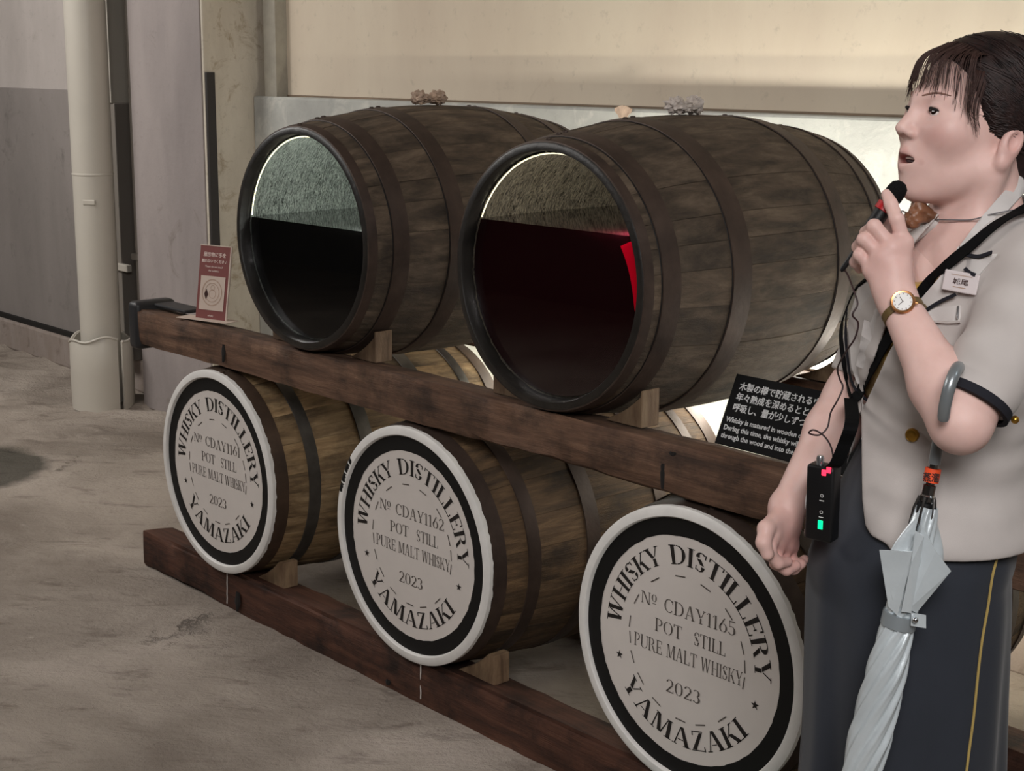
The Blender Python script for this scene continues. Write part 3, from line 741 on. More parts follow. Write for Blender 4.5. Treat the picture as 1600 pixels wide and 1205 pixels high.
zb = .8615
Lb, Rb_ = onz(305, 497, zb), onz(352, 503, zb)
t = empty('folded_card_sign', (Lb+Rb_)/2, 'small upright dull red card sign standing on the left end of the upper beam', 'sign')
xd = Vector(Rb_-Lb); wS = xd.length; xd.normalize(); nrm = xd.cross(Vector((0, 0, 1)))
yd = (Vector((0, 0, 1))-nrm*.16).normalized()
hS = .222
A = frame4(Vector(Lb), xd, yd)
mesh_obj('front_card', box((0, 0, -.003), (wS, hS, 0), .001, 1, A), M['sign_red'], t)
mesh_obj('card_edge', box((wS-.001, 0, -.0045), (wS+.004, hS+.002, .001), .0005, 1, A), M['sign_cream'], t)
mesh_obj('top_edge', box((0, hS-.001, -.0045), (wS+.004, hS+.002, .001), .0005, 1, A), M['sign_cream'], t)
B_ = frame4(Vector(Lb)-nrm*(-.0), xd, (Vector((0, 0, 1))-nrm*.16))
mesh_obj('foot', box((-.05, -.03, -.002), (wS+.03, .03, 0.0), .0005, 1, frame4(Vector(Lb)+Vector((0, 0, .0025)), xd, -nrm)), M['sign_cream'], t)
pm = box((wS*.10, hS*.13, 0), (wS*.90, hS*.59, .001), .0, 1, A)
pn = mesh_obj('picture_panel', pm, M['sign_cream'], t)
def ringmesh(cx, cy, r0, r1, A, z=.0015, n=40):
    V = []; F = []
    for i in range(n):
        a = 2*pi*i/n
        for r in (r0, r1): V.append(A @ Vector((cx+r*cos(a), cy+r*sin(a), z)))
    for i in range(n): j = (i+1) % n; F.append((2*i, 2*j, 2*j+1, 2*i+1))
    return V, F
c0 = (wS*.5, hS*.37)
mesh_obj('round_emblem', merge(ringmesh(*c0, .040*wS/.13, .043*wS/.13, A), ringmesh(*c0, .029*wS/.13, .031*wS/.13, A), ringmesh(c0[0]+.002, c0[1]-.004, .012, .0135, A), ringmesh(c0[0]+.002, c0[1]+.014, .007, .0085, A)), M['sign_line'], pn)
mesh_obj('diamond_mark', ([A @ Vector((c0[0]-.024*wS/.13+dx, c0[1]-.006+dy, .0018)) for dx, dy in ((-.008, 0), (0, -.016), (.008, 0), (0, .016))], [(0, 1, 2, 3)]), M['sign_dark'], pn)
for s, yy, sz, bd in (('展示物に手を', .855, .0150, .0002), ('触れないでください', .775, .0112, .0002), ('Please do not touch', .705, .0088, 0), ('the exhibits.', .650, .0088, 0)):
    text('printed_line', s, sz, M['sign_print'], t, A @ Matrix.Translation((wS*.5, hS*yy, .0004)), 'CENTER', bd)
text('printed_line', 'whisky', .008, M['sign_print'], t, A @ Matrix.Translation((wS*.5, hS*.045, .0004)), 'CENTER')

M['sign_black'] = plain('matt_black_board', '#0b0b0c', .7, 0, .2)
M['sign_white'] = plain('white_print', '#d9d9d9', .6, 0, .2)
zb = .8520
Lb = onz(1116, 692, zb); Rv = Vector((1, -.02, 0)).normalized()
t = empty('explanation_board', Lb, 'black board with white Japanese and English whisky text leaning on the upper beam', 'sign')
tilt = (Vector((.02, .45, 1))).normalized()
A = frame4(Vector(Lb), Rv, tilt); WB, HB = .46, .152
mesh_obj('board', box((0, 0, -.006), (WB, HB, 0), .001, 1, A), M['sign_black'], t)
for s, yy, sz in (('木製の樽で貯蔵されるウイスキーは、', .795, .0188), ('年々熟成を深めるとともに、樽が', .645, .0188), ('呼吸し、量が少しずつ減っていきます。', .495, .0188)):
    text('japanese_line', s, sz, M['sign_white'], t, A @ Matrix.Translation((.018, HB*yy, .0004)), 'LEFT', .0003)
for s, yy in (('Whisky is matured in wooden casks.', .330), ('During this time, the whisky will evaporate', .215), ('through the wood and into the atmosphere.', .100)):
    text('english_line', s, .0152, M['sign_white'], t, A @ Matrix.Translation((.011, HB*yy, .0004)), 'LEFT', .0002, sx=.98)
mesh_obj('easel_strut', box((WB*.7, .02, -.06), (WB*.72, .1, -.006), .001, 1, A), M['sign_black'], t)
# green mat on the floor beside the guide
q0 = onz(1262, 1192, .004)
o = mesh_obj('floor_mat', box((q0[0]-.08, min(q0[1]-.05, -.25), -.001), (q0[0]+.6, .012, .008), .003, 2), plain('green_mat', '#5d8374', .8, bumpy=.2)); tag(o, 'pale green floor mat by the lower right barrel', 'mat')

# ================================================================ the guide
# ---- small signed-distance toolkit: smooth unions of round shapes, meshed by surface nets
def smin(a, b, k): 
    h = np.clip(.5+.5*(b-a)/k, 0, 1); return b+(a-b)*h-k*h*(1-h)
def smax(a, b, k): return -smin(-a, -b, k)
class Op:
    def __init__(s, kind, k, fn, c, r): s.kind, s.k, s.fn, s.c, s.r = kind, k, fn, np.asarray(c, float), r
def rc(a, b, ra, rb, k=.01, kind='u'):
    a = np.asarray(a, float); b = np.asarray(b, float); ab = b-a; L2 = max(ab@ab, 1e-12)
    def fn(X):
        t = np.clip(((X-a)@ab)/L2, 0, 1); return np.linalg.norm(X-a-t[:, None]*ab, axis=1)-(ra+(rb-ra)*t)
    return Op(kind, k, fn, (a+b)/2, np.linalg.norm(ab)/2+max(ra, rb))
def el(c, r, B=None, k=.01, kind='u'):
    c = np.asarray(c, float); r = np.asarray(r, float); B = np.eye(3) if B is None else B   # rows of B: axes
    def fn(X):
        q = (X-c)@B.T; k0 = np.linalg.norm(q/r, axis=1); k1 = np.linalg.norm(q/(r*r), axis=1)+1e-9; return k0*(k0-1)/k1
    return Op(kind, k, fn, c, max(r))
def ev(ops, X, sel=None):
    d = np.full(len(X), 1.0)
    for o in (ops if sel is None else sel):
        q = o.fn(X)
        d = smin(d, q, o.k) if o.kind == 'u' else smax(d, -q, o.k) if o.kind == 's' else smax(d, q, o.k)
    return d
def nets(ops, h, lo, hi, post=None, nb=12):
    """surface nets on a sparse set of blocks"""
    lo = np.asarray(lo, float); hi = np.asarray(hi, float); n = np.ceil((hi-lo)/(h*nb)).astype(int)
    I = np.stack(np.meshgrid(*[np.arange(k) for k in n], indexing='ij'), -1).reshape(-1, 3)
    C = lo+(I+.5)*h*nb; R = h*nb*.5*1.75
    f = (lambda X, sel=None: ev(ops, X, sel)) if post is None else (lambda X, sel=None: post(X, ev(ops, X, sel)))
    d = f(C); I = I[np.abs(d) < R*1.25+.006]
    g = np.arange(nb+1); GX = np.stack(np.meshgrid(g, g, g, indexing='ij'), -1)
    dims = n*nb+2; key = lambda c: (c[..., 0]*dims[1]+c[..., 1])*dims[2]+c[..., 2]
    VK = []; VP = []; Q = []
    corner = np.array([[i, j, k] for i in (0, 1) for j in (0, 1) for k in (0, 1)])
    edges = [(a, b) for a in range(8) for b in range(a+1, 8) if np.abs(corner[a]-corner[b]).sum() == 1]
    for b in I:
        G_ = b*nb+GX; X = lo+G_*h; ctr = lo+(b+.5)*h*nb
        sel = [o for o in ops if o.kind == 'i' or np.linalg.norm(o.c-ctr) < o.r+R+o.k*2+.012]
        D = f(X.reshape(-1, 3), sel).reshape(nb+1, nb+1, nb+1)
        S = D < 0
        if S.all() or not S.any(): continue
        cd_ = np.stack([D[c[0]:nb+c[0], c[1]:nb+c[1], c[2]:nb+c[2]] for c in corner], -1)
        s_ = cd_ < 0; act = np.argwhere(s_.any(-1) & ~s_.all(-1))
        if len(act) == 0: continue
        cv = cd_[act[:, 0], act[:, 1], act[:, 2]]; acc = np.zeros((len(act), 3)); cnt = np.zeros(len(act))
        for a, e in edges:
            da, db = cv[:, a], cv[:, e]; m = (da < 0) != (db < 0); t = np.where(m, da/np.where(da-db == 0, 1, da-db), 0)
            acc += np.where(m[:, None], corner[a]+t[:, None]*(corner[e]-corner[a]), 0); cnt += m
        cell = b*nb+act; VK.append(key(cell)); VP.append(lo+(cell+acc/cnt[:, None])*h)
        # quads round the sign-changing edges that start at each cell's lower corner
        for ax in range(3):
            e = np.zeros(3, int); e[ax] = 1
            A_ = S[:nb, :nb, :nb]; B_2 = S[e[0]:nb+e[0], e[1]:nb+e[1], e[2]:nb+e[2]]
            w_ = np.argwhere(A_ != B_2)
            if len(w_) == 0: continue
            inside = A_[w_[:, 0], w_[:, 1], w_[:, 2]]; c_ = b*nb+w_; u_ = np.zeros(3, int); v_ = np.zeros(3, int); u_[(ax+1) % 3] = 1; v_[(ax+2) % 3] = 1
            q = np.stack([key(c_), key(c_-u_), key(c_-u_-v_), key(c_-v_)], -1); q[~inside] = q[~inside][:, ::-1]; Q.append(q)
    VK = np.concatenate(VK); VP = np.concatenate(VP); Q = np.concatenate(Q)
    o = np.argsort(VK); VK = VK[o]; VP = VP[o]; ix = np.searchsorted(VK, Q); ix = np.clip(ix, 0, len(VK)-1)
    Q = ix[(VK[ix] == Q).all(1)]
    return VP, Q
def fast_mesh(name, V, Q):
    me = bpy.data.meshes.new(name); me.vertices.add(len(V)); me.vertices.foreach_set('co', np.asarray(V, np.float32).ravel())
    me.loops.add(Q.size); me.loops.foreach_set('vertex_index', Q.astype(np.int32).ravel()); me.polygons.add(len(Q))
    me.polygons.foreach_set('loop_start', np.arange(0, Q.size, 4, dtype=np.int32)); me.polygons.foreach_set('loop_total', np.full(len(Q), 4, np.int32))
    me.update(calc_edges=True); me.validate(); return me
def relax(V, Q, it=4, lam=.5):
    a = Q.ravel(); b = np.roll(Q, -1, 1).ravel(); V = V.copy(); n = np.bincount(np.concatenate([a, b]), minlength=len(V))[:, None]
    for _ in range(it):
        S_ = np.zeros_like(V); np.add.at(S_, a, V[b]); np.add.at(S_, b, V[a]); V += lam*(S_/np.maximum(n, 1)-V)
    return V
def biggest(V, Q):
    lab = np.arange(len(V))
    for _ in range(400):
        m = lab[Q].min(1); new = lab.copy(); np.minimum.at(new, Q.ravel(), np.repeat(m, 4)); new = new[new]
        if (new == lab).all(): break
        lab = new
    k = np.bincount(lab).argmax(); keep = lab == k; ix = np.cumsum(keep)-1; Q = Q[keep[Q].all(1)]
    return V[keep], ix[Q]
def tree(V, Q): return BVHTree.FromPolygons([tuple(v) for v in V], [tuple(q) for q in Q])

# ---- where she stands: rays through the photograph meet upright planes at known distances
ry = ray(1465, 602); tv = -np.array([ry[0], ry[1], 0]); tv /= np.linalg.norm(tv); sv = np.array([-tv[1], tv[0], 0])
UP = np.array([0, 0, 1.0])
pel = P(1425, 900, 2.18); ORG = np.array([pel[0], pel[1], 0])
def Q3(px, py, tau=0.0):
    d = ray(px, py); return CAM+d*((tau-(CAM-ORG)@tv)/(d@tv))
def face_dir(al): a = radians(al); return -sv*sin(a)+tv*cos(a), sv*cos(a)+tv*sin(a)
TF, TL = face_dir(52)
neck = Q3(1530, 372, -.005)
sh_l = Q3(1634, 425, .125); el_l = Q3(1501, 661, .235); wr_l = Q3(1402, 470, .135)
sh_r = Q3(1425, 425, -.125); el_r = Q3(1330, 622, -.075); wr_r = Q3(1230, 792, .03)
for nm, a, b in (('upper L', sh_l, el_l), ('fore L', el_l, wr_l), ('upper R', sh_r, el_r), ('fore R', el_r, wr_r), ('shoulders', sh_l, sh_r)): print(nm, round(float(np.linalg.norm(a-b)), 3))
print('neck z', neck[2], 'top z', Q3(1530, 62)[2], 'pelvis', pel)
# head frame
HF0, HL = face_dir(59); pit = radians(12)
HFw = HF0*cos(pit)+UP*sin(pit); HUw = -HF0*sin(pit)+UP*cos(pit)
HB = np.stack([HFw, HL, HUw])
HO = Q3(1561, 225, .062)-HL*.068
HS = 1.02
def H(f, l, u): return HO+HS*(HFw*f+HL*l+HUw*u)
def hl(*r): return np.array(r)*HS
ops = []
ops += [el(H(-.012, 0, .052), hl(.098, .073, .083), HB, .01), el(H(.028, 0, -.004), hl(.066, .058, .086), HB, .03)]
for s in (1, -1):
    ops += [rc(H(.006, .046*s, -.040), H(.054, .014*s, -.072), .019*HS, .014*HS, .028), el(H(.060, .038*s, .002), hl(.024, .024, .026), HB, .024),
            rc(H(.0855, .006*s, .039), H(.066, .045*s, .041), .011*HS, .010*HS, .016)]
ops += [el(H(.0685, 0, -.0765), hl(.0150, .017, .0145), HB, .02), el(H(.0705, 0, -.042), hl(.0235, .027, .025), HB, .02),
        rc(H(.088, 0, .030), H(.1065, 0, -.004), .0068*HS, .0088*HS, .013)]
for s in (1, -1): ops += [el(H(.0975, .0105*s, -.0085), hl(.0085, .0070, .0065), HB, .006)]
for s in (1, -1): ops += [el(H(.103, .0058*s, -.0150), hl(.005, .0032, .0035), HB, .003, 's')]
for s in (1, -1): ops += [el(H(.099, .031*s, .0235), hl(.015, .018, .0135), HB, .013, 's'), el(H(.0745, .031*s, .0230), hl(.0148, .0160, .0138), HB, .006),
                          el(H(.0920, .0320*s, .0228), hl(.012, .0162, .0060), HB, .0025, 's')]
ops += [rc(H(.0935, .003, -.0335), H(.0775, .0245, -.0420), .0056*HS, .0035*HS, .005), rc(H(.0935, -.003, -.0335), H(.0775, -.0245, -.0420), .0056*HS, .0035*HS, .005),
        rc(H(.0895, .0, -.0525), H(.0765, .0230, -.0445), .0062*HS, .0038*HS, .005), rc(H(.0895, .0, -.0525), H(.0765, -.0230, -.0445), .0062*HS, .0038*HS, .005),
        el(H(.0920, 0, -.0428), hl(.018, .0205, .0056), HB, .003, 's')]
ca, sa = cos(.25), sin(.25); EB = np.stack([HFw*ca+HUw*sa, HL, -HFw*sa+HUw*ca])
for s in (1, -1):
    ops += [el(H(-.013, .0735*s, .002), hl(.0160, .0085, .0255), EB, .006), el(H(-.0140, .0825*s, .007), hl(.0095, .0085, .0150), EB, .002, 's'),
            el(H(-.006, .0745*s, -.022), hl(.007, .006, .008), EB, .006)]
# neck, shoulders, arms
ops += [rc(H(-.028, 0, -.030), neck+UP*-.01, .051, .054, .028), rc(neck-UP*.015, sh_l+UP*.0+TL*-.02, .050, .040, .05), rc(neck-UP*.015, sh_r+TL*.02, .050, .040, .05),
        el(neck-UP*.09+TF*.012, (.085, .15, .11), np.stack([TF, TL, UP]), .05)]
cb = neck+TF*.058-UP*.035
ops += [rc(cb+TL*.012, cb+TL*.11+UP*.014-TF*.02, .0075, .007, .016), rc(cb-TL*.012, cb-TL*.11+UP*.014-TF*.02, .0075, .007, .016),
        rc(H(-.012, .058, -.03), cb+TL*.02+UP*.008, .013, .010, .022), rc(H(-.012, -.058, -.03), cb-TL*.02+UP*.008, .013, .010, .022)]
def arm(sh, e, w_, r):
    m = e+(w_-e)*.30
    return [rc(sh, e, r[0], r[1], .03), rc(e, m, r[1], r[2], .03), rc(m, w_, r[2], r[3], .02)]
ops += arm(sh_l, el_l, wr_l, (.043, .034, .038, .0245)) + arm(sh_r, el_r, wr_r, (.046, .036, .038, .0245))
# hands
def hand(wr, mcps, fingers, thumb, fr=.0098, pr=.0135):
    o = []
    for m in mcps: o.append(rc(wr, m, .018, pr*.92, .016))
    for a, b in zip(mcps[:-1], mcps[1:]): o.append(rc(a, b, pr*.8, pr*.8, .012))
    o.append(rc(wr*.45+mcps[1]*.55, wr*.55+mcps[3]*.45, .016, .015, .015))
    for m, fg, k in zip(mcps, fingers, (1, 1.03, .97, .86)):
        pts = [m]+fg
        for i in range(len(pts)-1): o.append(rc(pts[i], pts[i+1], fr*k*(1.08, .98, .90)[i], fr*k*(.98, .90, .80)[i], .0035))
    for i in range(len(thumb)-1): o.append(rc(thumb[i], thumb[i+1], (.015, .0118, .0105)[i], (.0118, .0105, .0092)[i], .006))
    return o
q = Q3
lm = [q(1411, 380, .115), q(1394, 388, .127), q(1378, 402, .129), q(1364, 422, .126)]
lf = [[q(1401, 342, .118), q(1392, 319, .108), q(1386, 304, .096)], [q(1366, 354, .126), q(1354, 364, .104), q(1362, 378, .082)],
      [q(1350, 374, .128), q(1341, 386, .106), q(1350, 397, .084)], [q(1343, 398, .125), q(1336, 410, .106), q(1343, 420, .088)]]
lt = [q(1412, 440, .110), q(1412, 395, .078), q(1396, 362, .064), q(1380, 345, .060)]
ops += hand(wr_l, lm, lf, lt)
rm = [q(1205, 836, .085), q(1213, 846, .068), q(1223, 851, .050), q(1234, 852, .034)]
rf = [[q(1203, 866, .098), q(1216, 880, .092), q(1230, 878, .078)], [q(1213, 880, .076), q(1229, 890, .070), q(1243, 884, .058)],
      [q(1226, 882, .056), q(1240, 889, .050), q(1252, 881, .040)], [q(1238, 878, .038), q(1249, 882, .032), q(1257, 874, .026)]]
rt = [q(1216, 810, .060), q(1197, 826, .098), q(1193, 848, .112), q(1199, 866, .112)]
ops += hand(wr_r, rm, rf, rt)
allc = np.array([o.c for o in ops if o.kind == 'u'])
lo = np.array([min(o.c[i]-o.r for o in ops if o.kind == 'u') for i in range(3)])-.02; hi = np.array([max(o.c[i]+o.r for o in ops if o.kind == 'u') for i in range(3)])+.02
BV, BQ = nets(ops, .0019, lo, hi); BV = relax(BV, BQ, 1, .4)
# torso, legs and feet under the clothes, coarser
def spine(u):
    t = (u-pel[2])/(neck[2]-pel[2]); c = pel+(neck-pel)*t; return np.array([c[0], c[1], u])
TB = np.stack([TF, TL, UP])
ops2 = [el(spine(1.22), (.10, .135, .20), TB, .04), el(spine(1.05), (.075, .100, .15), TB, .04), el(spine(.90), (.088, .112, .12), TB, .04)]
for s in (1, -1):
    hip = pel+TL*.062*s-UP*.02; kn = np.array([*(ORG+TL*.075*s+TF*.02)[:2], .47]); an = np.array([*(ORG+TL*.08*s-TF*.01)[:2], .075])
    ops2 += [rc(hip, kn, .066, .050, .03), rc(kn, kn+(an-kn)*.35, .05, .053, .03), rc(kn+(an-kn)*.35, an, .053, .033, .03), rc(an-UP*.02, an+TF*.13-UP*.045, .033, .022, .03)]
lo2 = np.array([min(o.c[i]-o.r for o in ops2) for i in range(3)])-.02; hi2 = np.array([max(o.c[i]+o.r for o in ops2) for i in range(3)])+.02
CV, CQ = nets(ops2, .006, lo2, hi2)
guide = empty('person', ORG, 'woman in pale grey jacket and dark grey culottes speaking into a black microphone', 'person')
def skin_material():
    m, nt, b = new_mat('skin'); at = N(nt, 'ShaderNodeVertexColor'); at.layer_name = 'tone'
    v = coords(nt); n = noise(nt, v, 55, 4, .6)
    c = mixc(nt, lin('#d3aea5'), lin('#dfbdb4'), n); c = mixc(nt, c, lin('#a35a55'), at.outputs[0])
    nt.links.new(c, b.inputs['Base Color']); b.inputs['Roughness'].default_value = .5; b.inputs['Subsurface Weight'].default_value = .12
    b.inputs['Subsurface Radius'].default_value = (.012, .005, .003); b.inputs['Specular IOR Level'].default_value = .4
    bump(nt, b, noise(nt, v, 500, 3, .5), .05, .001); return m
M['skin'] = skin_material()
V = np.concatenate([BV, CV]); Qq = np.concatenate([BQ, CQ+len(BV)])
me = fast_mesh('body', V, Qq)
ca_ = me.color_attributes.new('tone', 'FLOAT_COLOR', 'POINT'); loc_ = (V-HO)@HB.T/HS
g = lambda c, r: np.exp(-(((loc_-np.array(c))/np.array(r))**2).sum(1)*1.6)
al = np.abs(loc_[:, 1])
def dseg(a, b):
    X = loc_.copy(); X[:, 1] = al; a = np.array(a); b = np.array(b); t = np.clip((X-a)@(b-a)/((b-a)@(b-a)), 0, 1); return np.linalg.norm(X-a-t[:, None]*(b-a), axis=1)
lips = np.clip(1.5-np.minimum(dseg((.0935, .003, -.0345), (.0775, .0235, -.042)), dseg((.0895, 0, -.052), (.0765, .022, -.0445)))/.0062, 0, 1)
X2 = loc_.copy(); X2[:, 1] = al
cheek = np.exp(-(((X2-np.array([.07, .042, -.006]))/np.array([.035, .022, .018]))**2).sum(1))*.38
ear = np.exp(-(((X2-np.array([-.015, .08, .0]))/np.array([.02, .012, .03]))**2).sum(1))*.35
hnd = np.zeros(len(V))
for c_, r_, a_ in ((rm[2], .05, .55), (lm[2], .04, .25)): hnd += np.exp(-((V-c_)**2).sum(1)/r_**2)*a_
tone = np.clip(np.maximum(lips*.85, cheek)+ear+hnd, 0, 1)
ca_.data.foreach_set('color', np.repeat(tone[:, None], 4, 1).astype(np.float32).ravel())
body = mesh_obj('body', me, M['skin'], guide, True)
BT = tree(BV, BQ)
def far(a, b, r):
    ab = b-a; t = np.clip(((BV-a)@ab)/(ab@ab), -.15, 1.9); return np.linalg.norm(BV-a-t[:, None]*ab, axis=1) > r
keep = far(el_l, wr_l, .085) & ((BV-el_l)@UP > -.2); KQ = BQ[keep[BQ].all(1)]; BT2 = tree(BV, KQ)      # neck and chest without the raised arm

# ---- eyes, brows, lashes
M['eye_white'] = plain('eye_white', '#cfc4bf', .15, 0, .6); M['iris'] = plain('dark_iris', '#1c120d', .1, 0, .6); M['lash'] = plain('dark_lash', '#171010', .7)
M['brow'] = plain('brown_brow', '#8d6a5e', .9)
gz = (HFw*.93+HUw*.20+HL*.18); gz /= np.linalg.norm(gz)
for s in (1, -1):
    c = H(.0745, .031*s, .0230); r = .0126*HS
    V_, F_ = revolve([(max(1e-4, r*sin(a)), r*cos(a)) for a in np.linspace(0, pi, 17)], 28, 'z')
    R4 = Matrix.Translation(c) @ Vector(gz).to_track_quat('Z', 'Y').to_matrix().to_4x4()
    e = mesh_obj('eyeball', to_bm(([R4 @ Vector(v) for v in V_], F_)), M['eye_white'], guide, True)
    V_, F_ = revolve([(max(1e-4, r*1.01*sin(a)), r*1.01*cos(a)) for a in np.linspace(0, .50, 6)], 24, 'z')
    mesh_obj('iris', to_bm(([R4 @ Vector(v) for v in V_], F_)), M['iris'], e, True)
    up = [H(.0900-.0105*abs(t)**1.6-(.005 if t > 0 else 0)*abs(t)**2, (.031+.0135*t)*s, .0268-.0042*t*t) for t in np.linspace(-1, 1.1, 13)]
    mesh_obj('upper_lash', to_bm(tube(up, [.0007+.0015*sin(pi*min(1, (i+1.5)/14)) for i in range(13)], 6)), M['lash'], guide, True)
    V_ = []; 
    def on_face(l, u):
        h_ = BT.ray_cast(Vector(H(.16, l, u)), Vector(-HFw)); return (np.array(h_[0])+np.array(HFw)*.0008) if h_[0] else H(.08, l, u)
    top = [on_face(s*(.014+.036*t), .0415+.0065*sin(pi*.5*min(1, t*1.5))-.004*max(0, t-.6)) for t in np.linspace(0, 1, 12)]
    mesh_obj('eyebrow', to_bm(tube(top, [.0004+.0014*sin(pi*(.12+.8*(1-i/11.)))*(1-.3*i/11) for i in range(12)], 6)), M['brow'], guide, True)
# teeth, dark mouth
M['mouth'] = plain('dark_mouth', '#3a1414', .5); M['teeth'] = plain('teeth', '#d8cfc6', .3)
mesh_obj('mouth_inside', to_bm(tube([H(.0755, l, -.0435) for l in np.linspace(-.0155, .0155, 7)], .0055, 8)), M['mouth'], guide, True)
mesh_obj('teeth', to_bm(tube([H(.0838-16*l*l, l, -.0395) for l in np.linspace(-.0115, .0115, 9)], .0024, 8)), M['teeth'], guide, True)

# ---- hair
def hair_material():
    m, nt, b = new_mat('dark_brown_hair'); v = coords(nt, (1, 1, 1)); n = noise(nt, v, 90, 5, .6)
    nt.links.new(ramp(nt, [(.3, lin('#120c0c')), (.75, lin('#33221f'))], n), b.inputs['Base Color'])
    b.inputs['Roughness'].default_value = .5; b.inputs['Specular IOR Level'].default_value = .3; return m
M['hair'] = hair_material()
hops = [el(H(-.018, 0, .058), hl(.107, .083, .092), HB, .01), el(H(-.075, 0, .005), hl(.045, .062, .055), HB, .03)]
gu = [-.2, -.06, -.03, -.012, -.004, .012, .030, .055, .080, .100, .112, .125]; gf = [-.055, -.048, -.040, -.038, -.020, .020, .034, .046, .058, .074, .10, .3]
def hair_post(X, d):
    q = (X-HO)@HB.T/HS; cut = (q[:, 0]-np.interp(q[:, 2], gu, gf))*HS
    return smax(d, cut, .006)
HV, HQ = nets(hops, .004, HO-.2, HO+.25, hair_post); HV = relax(HV, HQ, 3)
hair = mesh_obj('hair', fast_mesh('hair', HV, HQ), M['hair'], guide, True)
HT = tree(HV, HQ)
HELL = el(H(-.018, 0, .058), hl(.107, .083, .092), HB)
def snap(p, off):
    c = H(-.03, 0, .04); d = Vector(p-c).normalized(); h_ = HT.ray_cast(Vector(c)+d*.4, -d)
    return np.array(h_[0])+np.array(d)*off if h_[0] else p
rng = np.random.RandomState(12); parts = []
bun = H(-.118, .0, .005)
for k in range(420):
    s = rng.choice((-1, 1)) if rng.rand() < .3 else 1; ph = rng.uniform(0, 1)
    # from the fringe and temples back over the ear to the tied knot
    u0 = np.interp(ph, [0, .5, 1], [.012, .075, .140]); st_ = H(np.interp(u0, gu, gf)-.006 if u0 < .11 else rng.uniform(-.04, .06), s*rng.uniform(.0, .08), u0)
    en = bun+HL*s*rng.uniform(0, .04)+HUw*rng.uniform(-.03, .05)
    n_ = 9; pts = []
    for i in range(n_):
        t = i/(n_-1); p = st_+(en-st_)*t+HL*s*.035*sin(pi*t)-HUw*.012*sin(pi*t)*(1 if u0 > .06 else -.6)
        pts.append(snap(p, .0008+.0012*rng.rand()))
    parts.append(tube(pts, [.0004+.0008*sin(pi*min(.97, max(.06, i/(n_-1)))) for i in range(n_)], 5))
mesh_obj('hair_strands', merge(*parts), M['hair'], hair, True)
bops = [el(bun-HFw*.012, hl(.034, .044, .040), HB, .01)]
bv, bq = nets(bops, .005, bun-.09, bun+.09); mesh_obj('hair_knot', fast_mesh('hair_knot', bv, bq), M['hair'], hair, True)
parts = []
for k in range(210):                                       # thin see-through fringe, longer towards the temples
    l0 = rng.choice((-.05,-.038,-.027,-.015,-.004,.008,.019,.031,.044,.057,.068))+rng.normal(0,.0035); a = l0/.07; s0 = H(.060-.010*a*a+rng.uniform(-.016, .004), l0*.72, .121-.012*a*a)
    endu = .050+.012*rng.rand()-.030*max(0, abs(a)-.55)*2-(.012 if rng.rand() < .2 else 0); m_ = H(.095-.030*a*a, l0*.98, .094)
    e_ = H(.0985-.044*a*a+.004*rng.rand(), l0*1.10+rng.uniform(-.006, .006), endu)
    parts.append(tube(spline([s0, m_, e_], 6), [.00062-.0004*i/12 for i in range(13)], 4))
for k in range(36):                                       # side lock in front of the ear
    s = 1 if k < 18 else -1; x = rng.uniform(0, 1)
    s0 = H(.040+.02*x, s*(.066-.006*x), .085); m_ = H(.046+.018*x, s*(.075-.008*x), .035); e_ = H(.036+.010*x, s*(.074-.006*x), .030-.030*rng.rand())
    parts.append(tube(spline([s0, m_, e_], 6), [.0007-.0005*i/12 for i in range(13)], 4))
M['fringe'] = plain('soft_brown_fringe_hair', '#3a2722', .55, 0, .25)
mesh_obj('fringe', merge(*parts), M['fringe'], hair, True)

# ---- clothes
def cloth(name, col, rough=.85, wv=900, var=.04, spec=.25, sheen=.12):
    m, nt, b = new_mat(name); v = coords(nt); n = noise(nt, v, 18, 4, .5); f = noise(nt, v, wv, 2, .5); c = lin(col)
    nt.links.new(ramp(nt, [(.3, tuple(x*(1-var) for x in c[:3])+(1,)), (.7, tuple(min(1, x*(1+var)) for x in c[:3])+(1,))], n), b.inputs['Base Color'])
    b.inputs['Roughness'].default_value = rough; b.inputs['Specular IOR Level'].default_value = spec; b.inputs['Sheen Weight'].default_value = sheen
    bump(nt, b, mixc(nt, n, f, .5), .12, .004); return m
M['jacket'] = cloth('pale_grey_jacket_cloth', '#b8b1ad'); M['lapel'] = cloth('pale_jacket_collar_cloth', '#c2bdba'); M['trouser'] = cloth('dark_grey_cloth', '#2b2f37', .7)
M['piping'] = cloth('dark_navy_piping', '#1d1d24', sheen=0); M['gold_piping'] = cloth('gold_piping', '#b39a5a', .6); M['shirt'] = cloth('mustard_top', '#b58f45', .7, var=.2)
M['strap'] = cloth('black_webbing', '#0b0b0c', .8, sheen=0, spec=.1); M['gold'] = plain('gold_metal', '#b58a3c', .3, .9, .5); M['silver'] = plain('polished_steel', '#b9bcc0', .25, .9, .5)
JU = [.86, .915, .96, 1.02, 1.07, 1.13, 1.20, 1.27, 1.33, 1.385, 1.42, 1.45]
JA = [.168, .161, .152, .134, .116, .114, .124, .130, .118, .092, .072, .060]
JB = [.176, .168, .161, .148, .138, .138, .147, .156, .162, .150, .095, .066]
def torso_d(X, da=0.0):
    u = X[:, 2]; t = (u-pel[2])/(neck[2]-pel[2]); c = pel+(neck-pel)*t[:, None]; q = X-c
    f = q@TF; l = q@TL; a = np.interp(u, JU, JA)+da; b = np.interp(u, JU, JB)+da
    f = f-.012*np.exp(-((u-1.25)/.09)**2)
    k0 = np.sqrt((f/a)**2+(l/b)**2); k1 = np.sqrt((f/a**2)**2+(l/b**2)**2)+1e-9
    return k0*(k0-1)/k1
def fold(X):
    u = X[:, 2]; q = X-pel; l = q@TL
    return .0036*np.sin(34*u+22*l)+.0026*np.sin(66*u-31*l+1)+.0016*np.sin(120*u+40*l+2)
